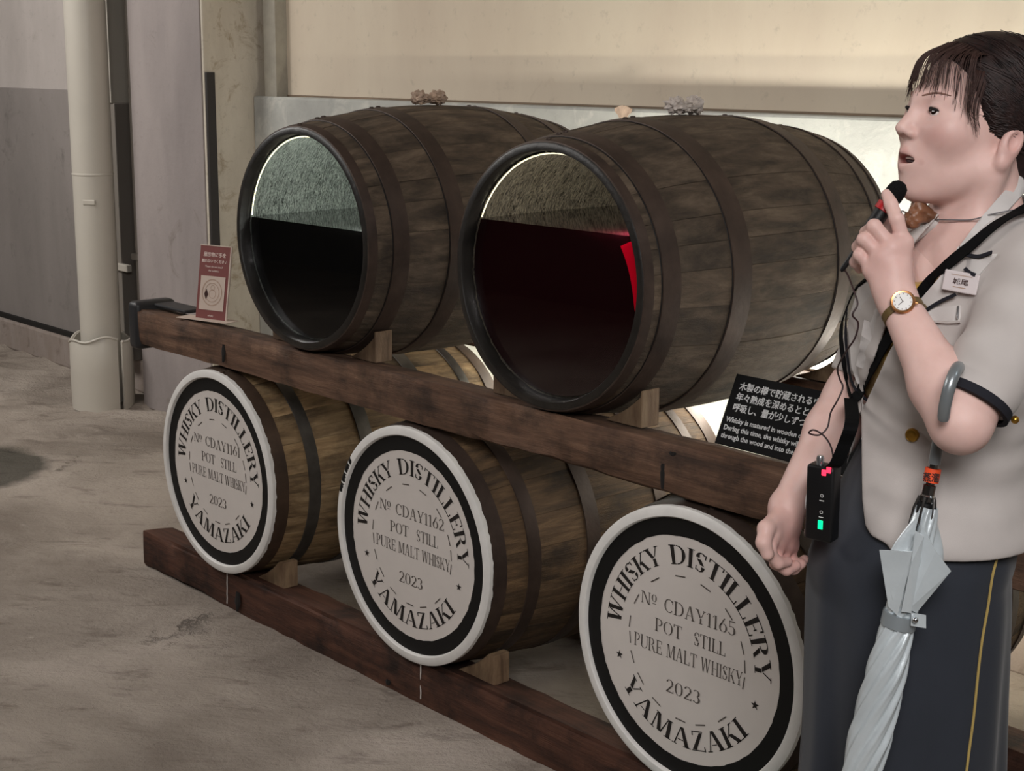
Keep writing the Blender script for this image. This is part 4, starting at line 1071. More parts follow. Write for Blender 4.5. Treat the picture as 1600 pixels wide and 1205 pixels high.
def tors(da=0.0): return Op('u', .02, lambda X: torso_d(X, da)+fold(X), spine(1.15), .36)
hem_l = sh_l+(el_l-sh_l)*.86; hem_r = sh_r+(el_r-sh_r)*.86
dl = (el_l-sh_l)/np.linalg.norm(el_l-sh_l); dr = (el_r-sh_r)/np.linalg.norm(el_r-sh_r)
# outline of the open front, as it runs over the near side of the jacket
VP_ = [(1468, 335), (1422, 388), (1400, 470), (1352, 600), (1346, 645), (1390, 548), (1438, 472), (1476, 428), (1503, 392), (1545, 325)]
LP_ = [(1346, 640), (1347, 780), (1352, 822), (1362, 838), (1385, 850), (1420, 900), (1250, 950), (1250, 700), (1318, 690)]
def pix(X):
    d = X-CAM; z = d@CF; return 800+FPX*(d@CR)/z, 602.5-FPX*(d@CU)/z
def poly_d(pts, x, y):
    pts = np.array(pts); n = len(pts); d = np.full(len(x), 1e9); s = np.ones(len(x))
    for i in range(n):
        a, b = pts[i], pts[i-1]; e = b-a; w0, w1 = x-a[0], y-a[1]; t = np.clip((w0*e[0]+w1*e[1])/(e@e), 0, 1)
        d = np.minimum(d, (w0-e[0]*t)**2+(w1-e[1]*t)**2)
        c1, c2, c3 = y >= a[1], y < b[1], e[0]*w1 > e[1]*w0; fl = (c1 & c2 & c3) | (~c1 & ~c2 & ~c3); s = np.where(fl, -s, s)
    return s*np.sqrt(d)
def jacket_post(X, d):
    sh = np.maximum(d, -(d+.010))
    u = X[:, 2]; t = (u-pel[2])/(neck[2]-pel[2]); c = pel+(neck-pel)*t[:, None]; q_ = X-c; l = q_@TL; f = q_@TF
    px_, py_ = pix(X); op = np.minimum(poly_d(VP_, px_, py_), poly_d(LP_, px_, py_))/1120.; op = np.maximum(op, -.01-q_@tv)
    sh = np.maximum(sh, -op)
    hemz = .955
    sh = np.maximum(sh, hemz-u)
    sh = np.maximum(sh, u-1.432+.25*np.clip(q_@TF, -.03, .06))            # open neck
    # sleeves end at their hems
    al_ = (X-hem_l)@dl; nl = np.linalg.norm(X-hem_l-al_[:, None]*dl, axis=1); sh = np.where((nl < .09) & ((X-sh_l)@dl > .10) & ((X-spine(1.2))@TL > .11), np.maximum(sh, al_), sh)
    ar_ = (X-hem_r)@dr; nr = np.linalg.norm(X-hem_r-ar_[:, None]*dr, axis=1); sh = np.where((nr < .09) & ((X-sh_r)@dr > .10) & ((X-spine(1.2))@TL < -.10), np.maximum(sh, ar_), sh)
    return sh
jops = [tors(), rc(sh_l-TL*.035, sh_l, .062, .062, .03), rc(sh_r+TL*.035, sh_r, .06, .06, .03),
        rc(sh_l, hem_l+dl*.03, .062, .0475, .022), rc(sh_r, hem_r+dr*.03, .058, .0455, .022)]
mid_l = (sh_l+hem_l)/2
wr1 = lambda X: .0032*np.sin(75*((X-sh_l)@dl)+3*((X-sh_l)@TF)/.06)*(.4+.6*np.sin(30*((X-sh_l)@TL)+1))
_f = jops[3].fn; jops[3].fn = lambda X: _f(X)+wr1(X)
lo = np.array([min(o.c[i]-o.r for o in jops) for i in range(3)])-.03; hi = np.array([max(o.c[i]+o.r for o in jops) for i in range(3)])+.03; lo[2] = .88
JV, JQ = nets(jops, .0028, lo, hi, jacket_post); JV, JQ = biggest(JV, JQ); JV = relax(JV, JQ, 5)
jacket = mesh_obj('jacket', fast_mesh('jacket', JV, JQ), M['jacket'], guide, True); JT = tree(JV, JQ)
# mustard top under the jacket
def shirt_post(X, d):
    q_ = X-neck; d = np.maximum(d, 1.14-X[:, 2]); return np.maximum(d, (q_@UP)+.028+.30*(q_@TF)-.25*np.abs(q_@TL))
sops = [tors(-.014)]
SV, SQ = nets(sops, .005, lo, hi, shirt_post); shirt = mesh_obj('top', fast_mesh('top', SV, SQ), M['shirt'], guide, True); ST = tree(SV, SQ)

# culottes: lofted cloth with folds
def trousers():
    V = []; F = []; n = 96; us = np.linspace(1.075, .30, 44)
    for i, u in enumerate(us):
        c = spine(u) if u > .9 else np.array([*(pel+(spine(.9)-pel)*1.0)[:2], u])
        if u <= .9: c = np.array([pel[0], pel[1], u])
        dn = max(0, min(1, (1.06-u)/.5)); a0 = np.interp(u, [.3, .6, .85, .93, 1.0, 1.075], [.152, .145, .144, .139, .114, .092]); b0 = np.interp(u, [.3, .6, .85, .93, 1.0, 1.075], [.165, .156, .156, .154, .138, .122])
        sh_ = TF*np.interp(u, [.6, .9, 1.0, 1.075], [.0, .010, .008, .004])
        for k in range(n):
            th = 2*pi*k/n; r = 1+dn*(.035*sin(7*th+.6+2*dn)*(.4+.6*dn)+.018*sin(13*th+1.3)) - dn*.05*math.exp(-((th-0.15)/.10)**2)
            # soft creases radiating from the hip
            r += .006*sin(30*u+4*th)*(1-dn)
            V.append(c+sh_+TF*(a0*r*cos(th))+TL*(b0*r*sin(th)))
    m = len(us)
    for i in range(m-1):
        for k in range(n): F.append((i*n+k, (i+1)*n+k, (i+1)*n+(k+1) % n, i*n+(k+1) % n))
    return np.array(V), np.array(F)
TV, TQ = trousers(); tro = mesh_obj('culottes', to_bm((TV, TQ)), M['trouser'], guide, True)
sm = tro.modifiers.new('thickness', 'SOLIDIFY'); sm.thickness = .003; sm.offset = -1
TT = tree(TV, TQ)
# ---- things laid on the cloth: found by sending a ray from the camera to the garments
def hit(px, py, trees, off=.002):
    o = Vector(CAM); d = Vector(ray(px, py)).normalized(); best = None
    for t_ in trees:
        h_ = t_.ray_cast(o, d)
        if h_[0] is not None and (best is None or h_[3] < best[3]): best = h_
    if best is None: return None, None
    n_ = best[1] if best[1].dot(d) < 0 else -best[1]
    return np.array(best[0]+n_*off), np.array(n_)
def ribbon(name, pix, width, mat, parent, trees, off=.003, thick=.002, sub=8, fallback=None, flat=True):
    pts = []; nr = []
    for p in spline([(a[0], a[1], 0) for a in pix], sub):
        x, n_ = hit(p[0], p[1], trees, off)
        if x is None: continue
        pts.append(x); nr.append(n_)
    for _ in range(6):                                  # smooth, as taut webbing lies
        pts = [pts[0]]+[(pts[i-1]+2*pts[i]+pts[i+1])/4 for i in range(1, len(pts)-1)]+[pts[-1]]
        nr = [nr[0]]+[(nr[i-1]+2*nr[i]+nr[i+1])/4 for i in range(1, len(nr)-1)]+[nr[-1]]
    V = []; F = []
    for i, (p, n_) in enumerate(zip(pts, nr)):
        t_ = pts[min(i+1, len(pts)-1)]-pts[max(i-1, 0)]; t_ /= np.linalg.norm(t_)+1e-9; n_ = n_-t_*(n_@t_); n_ /= np.linalg.norm(n_)+1e-9; b_ = np.cross(t_, n_)
        for x, y in ((-1, 0), (1, 0), (1, 1), (-1, 1)): V.append(p+b_*width/2*x+n_*thick*y)
    for i in range(len(pts)-1):
        for k in range(4): F.append((i*4+k, i*4+(k+1) % 4, (i+1)*4+(k+1) % 4, (i+1)*4+k))
    F += [(3, 2, 1, 0), tuple((len(pts)-1)*4+k for k in range(4))]
    return mesh_obj(name, to_bm((V, F)), mat, parent)
def patch(name, pix, mat, parent, trees, off=.002, thick=.002, step=6, smooth_it=7):
    """cloth panel cut to an outline and laid on the garment"""
    pl = [Vector((x, y)) for x, y in pix]; n = len(pl)
    P2 = []
    for i in range(n):
        a, b = pl[i], pl[(i+1) % n]; m = max(1, int((b-a).length/step))
        for k in range(m): P2.append(a+(b-a)*(k/m))
    nb_ = len(P2); xs = [p.x for p in P2]; ys = [p.y for p in P2]
    for x in np.arange(min(xs), max(xs), step):
        for y in np.arange(min(ys), max(ys), step):
            if poly_d([(p.x, p.y) for p in P2], np.array([x]), np.array([y]))[0] < -step*.5: P2.append(Vector((x, y)))
    r = delaunay_2d_cdt(P2, [], [list(range(nb_))], 1, 1e-4); vv, ff = r[0], r[2]
    X = []; NN = []
    for v in vv:
        x, n_ = hit(v.x, v.y, trees, off); X.append(x); NN.append(n_)
    ok = [i for i, x in enumerate(X) if x is not None]
    for i, x in enumerate(X):
        if x is None:
            j = min(ok, key=lambda k: (vv[k]-vv[i]).length); d = ray(vv[i].x, vv[i].y); dep = (X[j]-CAM)@CF; X[i] = CAM+d*dep; NN[i] = NN[j]
    X = np.array(X); NN = np.array(NN); adj = [set() for _ in vv]
    for f in ff:
        for i in range(len(f)): adj[f[i]].add(f[i-1]); adj[f[i-1]].add(f[i])
    dep = (X-CAM)@CF
    for _ in range(smooth_it): dep = np.array([(dep[i]+np.mean([dep[j] for j in adj[i]]))/2 if adj[i] else dep[i] for i in range(len(dep))])
    X = np.array([CAM+ray(v.x, v.y)*d for v, d in zip(vv, dep)])
    N_ = NN.mean(0); N_ /= np.linalg.norm(N_)
    V = list(X)+list(X+N_*thick); m = len(X); F = [tuple(reversed(f)) for f in ff]+[tuple(i+m for i in f) for f in ff]
    cnt = {}
    for f in ff:
        for i in range(len(f)): e = (f[i-1], f[i]); cnt[e] = 1
    for a, b in list(cnt):
        if (b, a) not in cnt: F.append((a, b, b+m, a+m))
    return mesh_obj(name, to_bm((V, F)), mat, parent, 40)

# ---- collar, lapels, trims
GR = [JT, ST, BT2]
patch('collar', [(1594, 274), (1606, 296), (1575, 330), (1540, 368), (1513, 402), (1499, 386), (1530, 345), (1562, 308)], M['lapel'], jacket, GR, .004, .004)
patch('lapel', [(1500, 386), (1513, 402), (1562, 398), (1531, 432), (1497, 459), (1447, 490), (1420, 516), (1425, 492), (1440, 470), (1478, 426)], M['lapel'], jacket, GR, .003, .004)
patch('lapel', [(1464, 336), (1470, 348), (1430, 380), (1402, 418), (1384, 480), (1362, 540), (1343, 600), (1334, 575), (1328, 505), (1345, 450), (1395, 392), (1420, 366)], M['lapel'], jacket, GR, .003, .004)
ribbon('lapel_piping', [(1498, 458), (1470, 475), (1446, 491), (1420, 521)], .0045, M['piping'], jacket, GR, .0085, .002)
ribbon('lapel_piping', [(1512, 403), (1535, 405), (1558, 399)], .005, M['piping'], jacket, GR, .0085, .002)
ribbon('lapel_piping', [(1530, 433), (1520, 430), (1511, 424)], .005, M['piping'], jacket, GR, .0085, .002)
ribbon('lapel_piping', [(1345, 450), (1331, 500), (1331, 560), (1348, 628)], .004, M['piping'], jacket, GR, .0085, .002)
ribbon('front_edge_piping', [(1408, 470), (1432, 590), (1456, 680)], .003, M['piping'], jacket, [JT], .001, .001)
# folded ribbon ends of the blouse tie
patch('ribbon_end', [(1352, 500), (1372, 508), (1368, 548), (1350, 576), (1340, 572)], M['lapel'], jacket, GR, .009, .002)
patch('pocket_flap', [(1449, 482), (1502, 478), (1503, 503), (1452, 501)], M['lapel'], jacket, [JT], .001, .003)
ribbon('pocket_edge', [(1450, 502), (1478, 504), (1504, 504)], .003, M['jacket'], jacket, [JT], .003, .002)
ribbon('pen_clip', [(1500, 480), (1500, 500)], .0025, M['silver'], jacket, [JT], .005, .002)
for q_ in ((1427, 679),):
    x, n_ = hit(*q_, [JT], .0); R4 = Matrix.Translation(x) @ Vector(n_).to_track_quat('Z', 'Y').to_matrix().to_4x4()
    v_, f_ = revolve([(.0001, .006), (.005, .0066), (.0078, .0056), (.009, .0062), (.0098, .004), (.0092, 0), (.0001, 0)], 28, 'z')
    mesh_obj('button', to_bm(([R4 @ Vector(v) for v in v_], f_)), M['gold'], jacket, 40)
# sleeve hems with navy binding and a small gold stud
def cuff(hem, d, r0, studs):
    # binding follows the real hem: nearest jacket points round the sleeve axis
    o = Vector(d).orthogonal().normalized(); p = Vector(d).cross(o); ring = []; n = 48
    for k in range(n):
        a = 2*pi*k/n; dr_ = o*cos(a)+p*sin(a); h_ = JT.ray_cast(Vector(hem-d*.004)+dr_*.12, -dr_)
        r = (h_[0]-Vector(hem-d*.004)).length if h_[0] is not None and (h_[0]-Vector(hem-d*.004)).dot(dr_) > 0 else r0
        ring.append((dr_, min(max(r, r0*.8), r0*1.35)))
    V = []; F = []
    for dr_, r in ring:
        for da, dr2 in ((-.006, .0005), (-.006, .0028), (.006, .0028), (.006, -.004)): V.append(Vector(hem)+Vector(d)*da+dr_*(r+dr2))
    for k in range(n):
        j = (k+1) % n
        for i in range(4): F.append((k*4+i, j*4+i, j*4+(i+1) % 4, k*4+(i+1) % 4))
    mesh_obj('sleeve_binding', to_bm((V, F)), M['piping'], jacket, 40)
    x, t_ = studs; 
    bm = bmesh.new(); bmesh.ops.create_uvsphere(bm, u_segments=12, v_segments=8, radius=.0055, matrix=Matrix.Translation(Q3(*x, t_))); mesh_obj('stud', bm, M['gold'], jacket, True)
cuff(hem_l, dl, .049, ((1586, 656), .19)); bm = bmesh.new(); bmesh.ops.create_uvsphere(bm, u_segments=12, v_segments=8, radius=.0055, matrix=Matrix.Translation(Q3(1326, 631, .0))); mesh_obj('stud', bm, M['gold'], jacket, True)
# name tag
x, n_ = hit(1503, 440, [JT], .010); zx = Vector(sv*.96+tv*.28).normalized(); A = frame4(Vector(x)-zx*.022+Vector((0, 0, -.013)), zx+Vector((0, 0, -.10)), Vector(UP)+Vector(tv)*-.12)
M['tag'] = plain('clear_white_plastic', '#cfc6c6', .35, 0, .5)
tg = mesh_obj('name_tag', box((0, 0, 0), (.046, .027, .002), .0015, 2, A), M['tag'], jacket)
for s_, yy, sz in (('城尾', .0105, .0085),):
    text('tag_lettering', s_, sz, M['sign_dark'], tg, A @ Matrix.Translation((.023, yy, .0022)), 'CENTER', .0001, sx=1.25)
mesh_obj('tag_lines', merge(([A @ Vector(v) for v in ((.009, .0215, .0023), (.037, .0215, .0023), (.037, .0225, .0023), (.009, .0225, .0023))], [(0, 1, 2, 3)]), ([A @ Vector(v) for v in ((.014, .0055, .0023), (.031, .0055, .0023), (.031, .0068, .0023), (.014, .0068, .0023))], [(0, 1, 2, 3)])), M['sign_line'], tg)
patch('card', [(1462, 850), (1497, 850), (1497, 877), (1462, 874)], M['tag'], tro, [TT], .004, .002)
ribbon('side_piping', [(1553, 846), (1557, 868), (1549, 900), (1542, 950), (1533, 1000), (1526, 1060), (1520, 1120), (1512, 1180), (1505, 1240), (1500, 1290)], .0035, M['gold_piping'], tro, [TT], .001, .0015)
# shoes
M['shoe'] = plain('black_leather', '#111113', .35, 0, .5)
for s in (1, -1):
    an = np.array([*(ORG+TL*.08*s-TF*.01)[:2], .0]); o_ = []
    sop = [el(an+TF*.045+UP*.030, (.125, .043, .034), TB, .01), el(an-TF*.03+UP*.045, (.045, .038, .045), TB, .03)]
    def sp(X, d): return np.maximum(d, -X[:, 2]+.001)
    v_, q_ = nets(sop, .006, an-.18, an+.22, sp); mesh_obj('shoe', fast_mesh('shoe', v_, q_), M['shoe'], guide, True)
# scarf showing between chin and collar
M['scarf'] = plain('brown_satin', '#6a4630', .4, 0, .5, bumpy=.5, bscale=70, var=.7)
so = [el(Q3(1436, 326, .045), (.012, .012, .016), None, .01), el(Q3(1446, 338, .035), (.018, .012, .010), None, .01), el(Q3(1424, 345, .05), (.012, .01, .012), None, .01)]
c_ = Q3(1436, 330, .04); v_, q_ = nets(so, .003, c_-.06, c_+.06, lambda X, d: d+.002*np.sin(X[:, 0]*420)*np.sin(X[:, 2]*390))
mesh_obj('scarf', fast_mesh('scarf', v_, q_), M['scarf'], guide, True)

# ---- wristwatch
dw = (wr_l-el_l)/np.linalg.norm(wr_l-el_l); x, n_ = hit(1411, 474, [BT], 0.0); ax = el_l+dw*((x-el_l)@dw); n_ = (x-ax)/np.linalg.norm(x-ax); rw = np.linalg.norm(x-ax)+.001
n_ = n_*.9+tv*.45; n_ -= dw*(n_@dw)*.4; n_ /= np.linalg.norm(n_)
wt = None
o = np.cross(dw, n_); ring = []
for k in range(40):
    a = 2*pi*k/40; d_ = n_*cos(a)+o*sin(a); d_ -= dw*(d_@dw); d_ /= np.linalg.norm(d_); h_ = BT.ray_cast(Vector(ax+d_*.08), Vector(-d_)); r = max(.02, min(.034, (np.array(h_[0])-ax)@d_)) if h_[0] is not None else rw
    ring.append((d_, r))
V = []; F = []
for d_, r in ring:
    for da, e in ((-.0055, .0004), (-.005, .0022), (.005, .0022), (.0055, .0004)): V.append(ax+dw*da+d_*(r+e))
for k in range(40):
    for i in range(4): F.append((k*4+i, ((k+1) % 40)*4+i, ((k+1) % 40)*4+(i+1) % 4, k*4+(i+1) % 4))
M['olive'] = plain('olive_gold_strap', '#6e5a36', .45, .3); M['rose'] = plain('rose_gold', '#c08a5c', .25, .9); M['dial'] = plain('white_dial', '#e4e2df', .3)
wb = mesh_obj('watch_strap', to_bm((V, F)), M['olive'], guide, 40)
R4 = Matrix.Translation(x+n_*.0005) @ Vector(n_).to_track_quat('Z', 'Y').to_matrix().to_4x4()
def onR(name, prof, mat, par, n=40): v_, f_ = revolve(prof, n, 'z'); return mesh_obj(name, to_bm(([R4 @ Vector(v) for v in v_], f_)), mat, par, 35)
onR('watch_case', [(.0125, .0075), (.0150, .0078), (.0162, .006), (.0158, .001), (.0001, 0), (.0001, .004), (.0125, .0045)], M['rose'], wb)
onR('watch_dial', [(.0001, .0068), (.0127, .0068), (.0127, .0055), (.0001, .0055)], M['dial'], wb)
hz = [box((-.0004, -.001, .0069), (.0004, .0075, .0072), 0, 1, R4 @ Matrix.Rotation(a, 4, 'Z')) for a in (2.4, .6)]
for b_, l_ in zip(hz, (1, 2)): mesh_obj('watch_hand', b_, M['sign_dark'], wb)
mk = [([R4 @ Matrix.Rotation(2*pi*k/12, 4, 'Z') @ Vector(v) for v in ((-.0004, .0098, .007), (.0004, .0098, .007), (.0004, .0115, .007), (-.0004, .0115, .007))], [(0, 1, 2, 3)]) for k in range(12)]
o = mesh_obj('hour_marks', merge(*mk), M['sign_dark'], wb); o['kind'] = 'stuff'
bm = bmesh.new(); bmesh.ops.create_cone(bm, cap_ends=True, segments=12, radius1=.0022, radius2=.002, depth=.005, matrix=R4 @ Matrix.Translation((.0168, 0, .0042)) @ Matrix.Rotation(pi/2, 4, 'Y')); mesh_obj('crown', bm, M['rose'], wb)

# ---- microphone in her raised hand
mA, mB = Q3(1401, 298, .088), Q3(1328, 404, .104); md = (mB-mA)/np.linalg.norm(mB-mA)
M['mic'] = plain('black_plastic', '#0d0d0f', .45, 0, .4); M['foam'] = plain('black_foam', '#131415', .95, 0, .1, bumpy=.6, bscale=400); M['red'] = plain('red_plastic', '#a5141b', .4, 0, .5); M['wine'] = plain('dark_wine_cable', '#2a1416', .5)
mic = empty('microphone', mB, 'small black hand microphone with red ring held to the woman\'s mouth', 'microphone')
def along(a, d, prof, n=28):
    R_ = Matrix.Translation(a) @ Vector(d).to_track_quat('Z', 'Y').to_matrix().to_4x4(); v_, f_ = revolve(prof, n, 'z'); return to_bm(([R_ @ Vector(v) for v in v_], f_))
mesh_obj('foam_head', along(mA, md, [(.0001, -.014), (.006, -.013), (.0115, -.008), (.0135, 0), (.0135, .010), (.012, .018), (.0001, .018)]), M['foam'], mic, True)
mesh_obj('handle', along(mA+md*.018, md, [(.0001, 0), (.0105, 0), (.0108, .02), (.0095, .07), (.0085, .078), (.0001, .078)]), M['mic'], mic, 40)
mesh_obj('red_ring', along(mA+md*.0205, md, [(.0100, 0), (.0128, .001), (.0128, .012), (.0100, .013)]), M['red'], mic, 40)
mesh_obj('tail', along(mA+md*.096, md, [(.0001, 0), (.0042, 0), (.0038, .030), (.002, .034), (.0001, .034)], 16), M['mic'], mic, 40)
cab = [mA+md*.13]+[Q3(*p) for p in ((1322, 425, .11), (1333, 452, .14), (1340, 475, .15), (1332, 492, .155), (1341, 505, .15), (1336, 528, .15), (1323, 548, .14), (1309, 574, .08), (1312, 592, .06), (1317, 605, .06), (1309, 625, .065), (1298, 645, .065), (1293, 668, .07), (1280, 680, .075), (1264, 677, .08), (1272, 672, .085), (1288, 682, .10), (1299, 700, .12), (1302, 722, .13), (1300, 738, .135))]
mesh_obj('cable', to_bm(tube(spline(cab, 6), .0013, 7)), M['wine'], mic, True)
nc = []
for p in ((1406, 334), (1425, 339), (1445, 343), (1465, 345), (1490, 346), (1520, 345), (1550, 340), (1580, 334), (1606, 328)):
    x, n_ = hit(*p, [BT, JT], .006); nc.append(x if x is not None and (x-CAM)@CF < 2.12 else Q3(*p, .06))
mesh_obj('neck_cord', to_bm(tube(spline(nc, 5), .0011, 6)), plain('grey_cord', '#6d6a6c', .5), guide, True)

# ---- transmitter hanging on a neck strap
txA, txB = Q3(1300, 734, .135), Q3(1277, 846, .125)
tx = empty('transmitter', txB, 'black guide radio transmitter with green display hanging on a black neck strap', 'transmitter')
yd = Vector(txA-txB); hT = yd.length; xd = Vector(sv*.93+tv*.36); A = frame4(Vector(txB), xd, yd)
mesh_obj('case', box((-.021, 0, -.026), (.021, hT, 0), .004, 3, A), M['mic'], tx, 40)
mesh_obj('side_ring', to_bm(([A @ Matrix.Translation((-.0215, hT*.48, -.012)) @ Matrix.Rotation(pi/2, 4, 'Y') @ Vector(v) for v in tube([(.009*cos(a)*.8, .0165*sin(a), 0) for a in np.linspace(0, 2*pi, 33)], .0014, 6, False)[0]], tube([(.009*cos(a), .0165*sin(a), 0) for a in np.linspace(0, 2*pi, 33)], .0014, 6, False)[1])), M['sign_white'], tx, True)
mesh_obj('display', box((.0, hT*.17, 0), (.0075, hT*.29, .0008), .0004, 1, A), emit('green_display', (.0, .75, .28), 1.3), tx)
M['red_led'] = emit('red_indicator', (1.0, .03, .08), 1.6)
for q_ in ((.006, .94), (.013, .985)):
    mesh_obj('indicator', box((q_[0]-.0035, hT*q_[1]-.006, -.002), (q_[0]+.0035, hT*q_[1]+.003, .0012), .0012, 2, A), M['red_led'], tx)
mesh_obj('antenna_socket', along(A @ Vector((-.006, hT, -.012)), np.array(A.to_3x3() @ Vector((0, 1, 0))), [(.0001, 0), (.0055, 0), (.0055, .008), (.004, .012), (.0001, .012)], 16), M['silver'], tx, 40)
mesh_obj('switch', box((-.024, hT*.04, -.012), (-.019, hT*.11, -.006), .001, 1, A), M['silver'], tx)
for x0, y0 in ((.0045, .62), (.0045, .40)):
    mesh_obj('key_mark', ringmesh(x0, hT*y0, .0018, .0025, A, .0004, 16), M['sign_white'], tx)
    mesh_obj('key_caption', ([A @ Vector(v) for v in ((x0-.0035, hT*y0-.008, .0004), (x0+.0035, hT*y0-.008, .0004), (x0+.0035, hT*y0-.0068, .0004), (x0-.0035, hT*y0-.0068, .0004))], [(0, 1, 2, 3)]), M['sign_white'], tx)
ST3 = [JT, TT, BT, ST]
ribbon('strap', [(1612, 328), (1592, 344), (1560, 362), (1525, 390), (1494, 414), (1455, 450), (1440, 470), (1420, 500), (1394, 537), (1365, 585), (1342, 626)], .0175, M['strap'], tx, [JT, ST], .0105, .0022)
ribbon('strap', [(1386, 432), (1360, 446), (1342, 465), (1330, 495), (1324, 525), (1325, 560), (1331, 590), (1342, 622)], .007, M['strap'], tx, [JT, ST], .0105, .0022)
js = [hit(1342, 622, [JT, ST], .012)[0], Q3(1331, 660, .15), Q3(1320, 694, .15), Q3(1308, 722, .143), txA+UP*.004]
def flat_strip(pts, w_, th, side):
    V = []; F = []
    for p in pts:
        for x, y in ((-1, 0), (1, 0), (1, 1), (-1, 1)): V.append(p+side*w_/2*x+tv*th*y)
    for i in range(len(pts)-1):
        for k in range(4): F.append((i*4+k, i*4+(k+1) % 4, (i+1)*4+(k+1) % 4, (i+1)*4+k))
    F += [(3, 2, 1, 0), tuple((len(pts)-1)*4+k for k in range(4))]; return to_bm((V, F))
mesh_obj('strap', flat_strip(spline(js, 6), .019, .003, sv), M['strap'], tx)

# ---- umbrella hooked over her forearm
M['umb'] = plain('silver_coated_fabric', '#cdd6da', .30, .25, .6, bumpy=.25, bscale=30, var=.12); M['umb_edge'] = plain('silver_hem_tape', '#9fa8ad', .4, .5)
M['handle_grey'] = plain('metallic_grey_plastic', '#8d9396', .3, .5, .5, var=.1, bscale=20); M['orange'] = plain('orange_sticker', '#f2562a', .5)
M['chrome'] = plain('chrome', '#c5c8cb', .15, 1.0)
ub = empty('umbrella', Q3(1330, 1255, .21), 'closed silver umbrella with curved grey handle hooked over the woman\'s forearm', 'umbrella')
hk = [Q3(*p) for p in ((1474, 655, .288), (1477, 632, .296), (1484, 603, .296), (1492, 582, .284), (1497, 574, .260), (1497, 578, .232), (1490, 600, .205), (1481, 630, .193), (1471, 668, .190), (1464, 700, .190), (1460, 725, .191))]
kk = spline(hk, 6); mesh_obj('handle', to_bm(tube(kk, [.0070]+[.0078]*(len(kk)-1), 16)), M['handle_grey'], ub, True)
sA, sB = hk[-1], Q3(1444, 800, .197); sd = (sB-sA)/np.linalg.norm(sB-sA); mesh_obj('shaft', along(sA-sd*.004, sd, [(.0001, 0), (.0060, 0), (.0060, .09), (.0001, .09)], 16), M['chrome'], ub, 40)
lab = along(sA+sd*.006, sd, [(.0082, 0), (.0104, .0005), (.0104, .0185), (.0082, .019)], 28); mesh_obj('sticker', lab, M['orange'], ub, 40)
R_ = frame4(Vector(sA+sd*.016), Vector(sv), Vector(-sd))
text('sticker_lettering', '蒸溜', .0125, M['sign_dark'], ub, frame4(Vector(sA+sd*.0205)+Vector(tv)*.0108+Vector(sv)*-.0, Vector(sv), Vector(-sd)), 'CENTER', .0003, sx=.85)
mesh_obj('ferrule', along(sA+sd*.028, sd, [(.0062, 0), (.0088, .001), (.0088, .014), (.0105, .016), (.0105, .022), (.0062, .023)], 24), M['chrome'], ub, 40)
mesh_obj('runner', along(sA+sd*.052, sd, [(.0062, 0), (.0115, .001), (.0125, .02), (.010, .04), (.0062, .041)], 24), M['mic'], ub, 40)
for k in range(6):
    a = 2*pi*k/6; o_ = Vector(sd).orthogonal().normalized(); p_ = Vector(sd).cross(o_); dd = np.array(o_*cos(a)+p_*sin(a)); mesh_obj('rib_end', to_bm(tube([sA+sd*.045+dd*.0105, sA+sd*.062+dd*.0145, sA+sd*.09+dd*.016], .0018, 6)), M['chrome'], ub, True)
axp = [Q3(1449, 792, .197), Q3(1432, 870, .204), Q3(1418, 920, .206), Q3(1405, 968, .208), Q3(1385, 1050, .212), Q3(1360, 1150, .214), Q3(1330, 1270, .214), Q3(1312, 1350, .212), Q3(1302, 1400, .21)]
ss = spline(axp, 24); n = 144; V = []; F = []; m = len(ss)
ylev = [0, 1, 2, 3, 4, 5, 6, 7, 8]
r0 = lambda s: np.interp(s, ylev, [.013, .0185, .021, .0195, .0255, .0275, .0215, .012, .004])
up_ = None
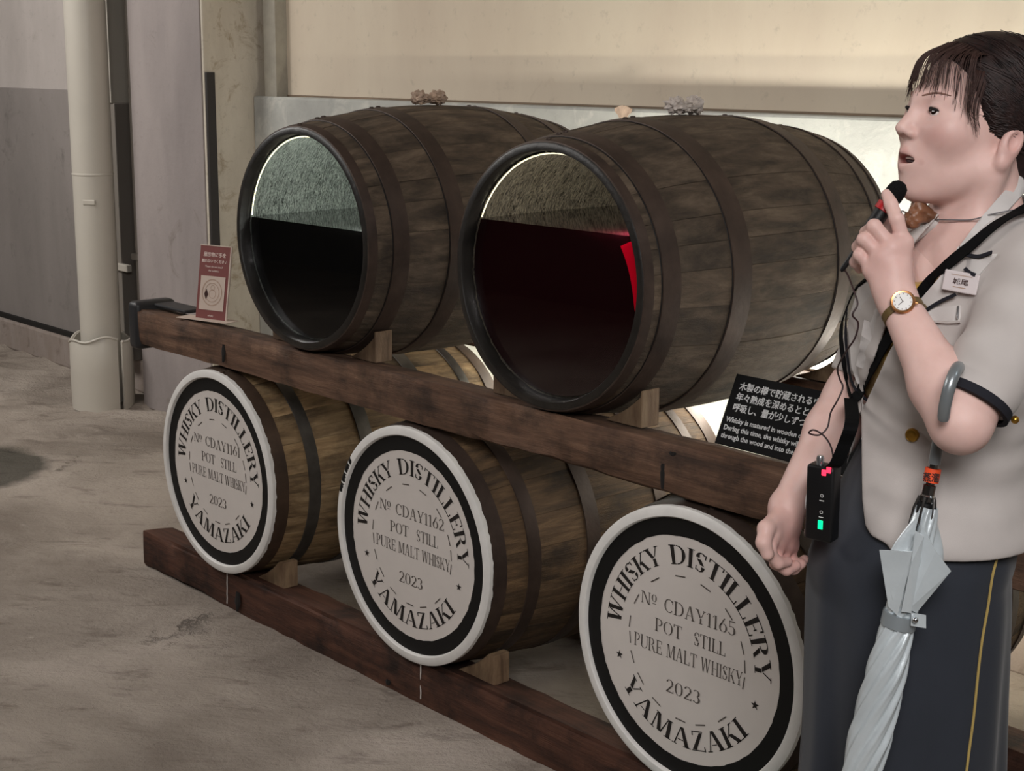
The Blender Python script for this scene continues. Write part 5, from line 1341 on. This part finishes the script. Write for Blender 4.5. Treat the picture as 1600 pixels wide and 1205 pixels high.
for i, p in enumerate(ss):
    s = i/24; t_ = ss[min(i+1, m-1)]-ss[max(i-1, 0)]; t_ /= np.linalg.norm(t_); b_ = np.cross(t_, tv); b_ /= np.linalg.norm(b_); c_ = np.cross(b_, t_)
    for k in range(n):
        th = 2*pi*k/n; tw = th*1.0+s*.9
        lobe = max(0, 1-abs(s-1.05)/1.0)                 # loose corners of the cover near the handle
        roll = min(1, max(0, (s-2.6)/.6))
        saw = ((8*(tw/(2*pi))+s*.45) % 1.0)
        r = r0(s)*(1+roll*(.085*sin(2*pi*saw)+.04*sin(4*pi*saw+.5))+(1-roll)*.10*sin(8*tw)) + lobe*.020*max(0, cos(2*(th-.35)))**6 + lobe*.010*max(0, cos(3*th+1.2))**4
        V.append(p+b_*r*cos(th)+c_*r*sin(th))
for i in range(m-1):
    for k in range(n): F.append((i*n+k, i*n+(k+1) % n, (i+1)*n+(k+1) % n, (i+1)*n+k))
F.append(tuple(range((m-1)*n, m*n)))
UV_ = np.array(V); UF = [f for f in F if len(f) == 4]
cover = mesh_obj('cover', to_bm((V, F)), M['umb'], ub, 50); UT = tree(UV_, UF)
# corner flaps of the cover standing away at the open end
def flap(pts, name='cover_flap'):
    X = [Q3(*p) for p in pts]; n_ = len(X); V = X+[x-tv*.002 for x in X]; F = [tuple(range(n_)), tuple(reversed(range(n_, 2*n_)))]+[(i, (i+1) % n_, n_+(i+1) % n_, n_+i) for i in range(n_)]
    return mesh_obj(name, to_bm((V, F)), M['umb'], ub)
flap([(1428, 862, .236), (1374, 860, .225), (1388, 948, .226), (1402, 962, .232)]); flap([(1440, 820, .226), (1462, 862, .228), (1486, 893, .222), (1432, 958, .228), (1420, 952, .236)])
flap([(1430, 830, .230), (1444, 838, .236), (1424, 958, .236), (1408, 956, .236), (1424, 880, .243)])
# closing band with press stud
i0 = 72; p = ss[i0]; t_ = ss[i0+1]-ss[i0-1]; t_ /= np.linalg.norm(t_)
bl_ = along(p-t_*.010, t_, [(.0195, 0), (.0235, .0005), (.0235, .0195), (.0195, .02)], 40); mesh_obj('closing_band', bl_, M['umb_edge'], ub, 40)
flap([(1424, 958, .233), (1447, 962, .226), (1447, 982, .226), (1423, 978, .233)], 'band_tab')
bm = bmesh.new(); bmesh.ops.create_uvsphere(bm, u_segments=14, v_segments=8, radius=.0042, matrix=Matrix.Translation(Q3(1430, 969, .236)) @ Matrix.Diagonal((1, 1, 1, 1))); mesh_obj('press_stud', bm, M['chrome'], ub, True)
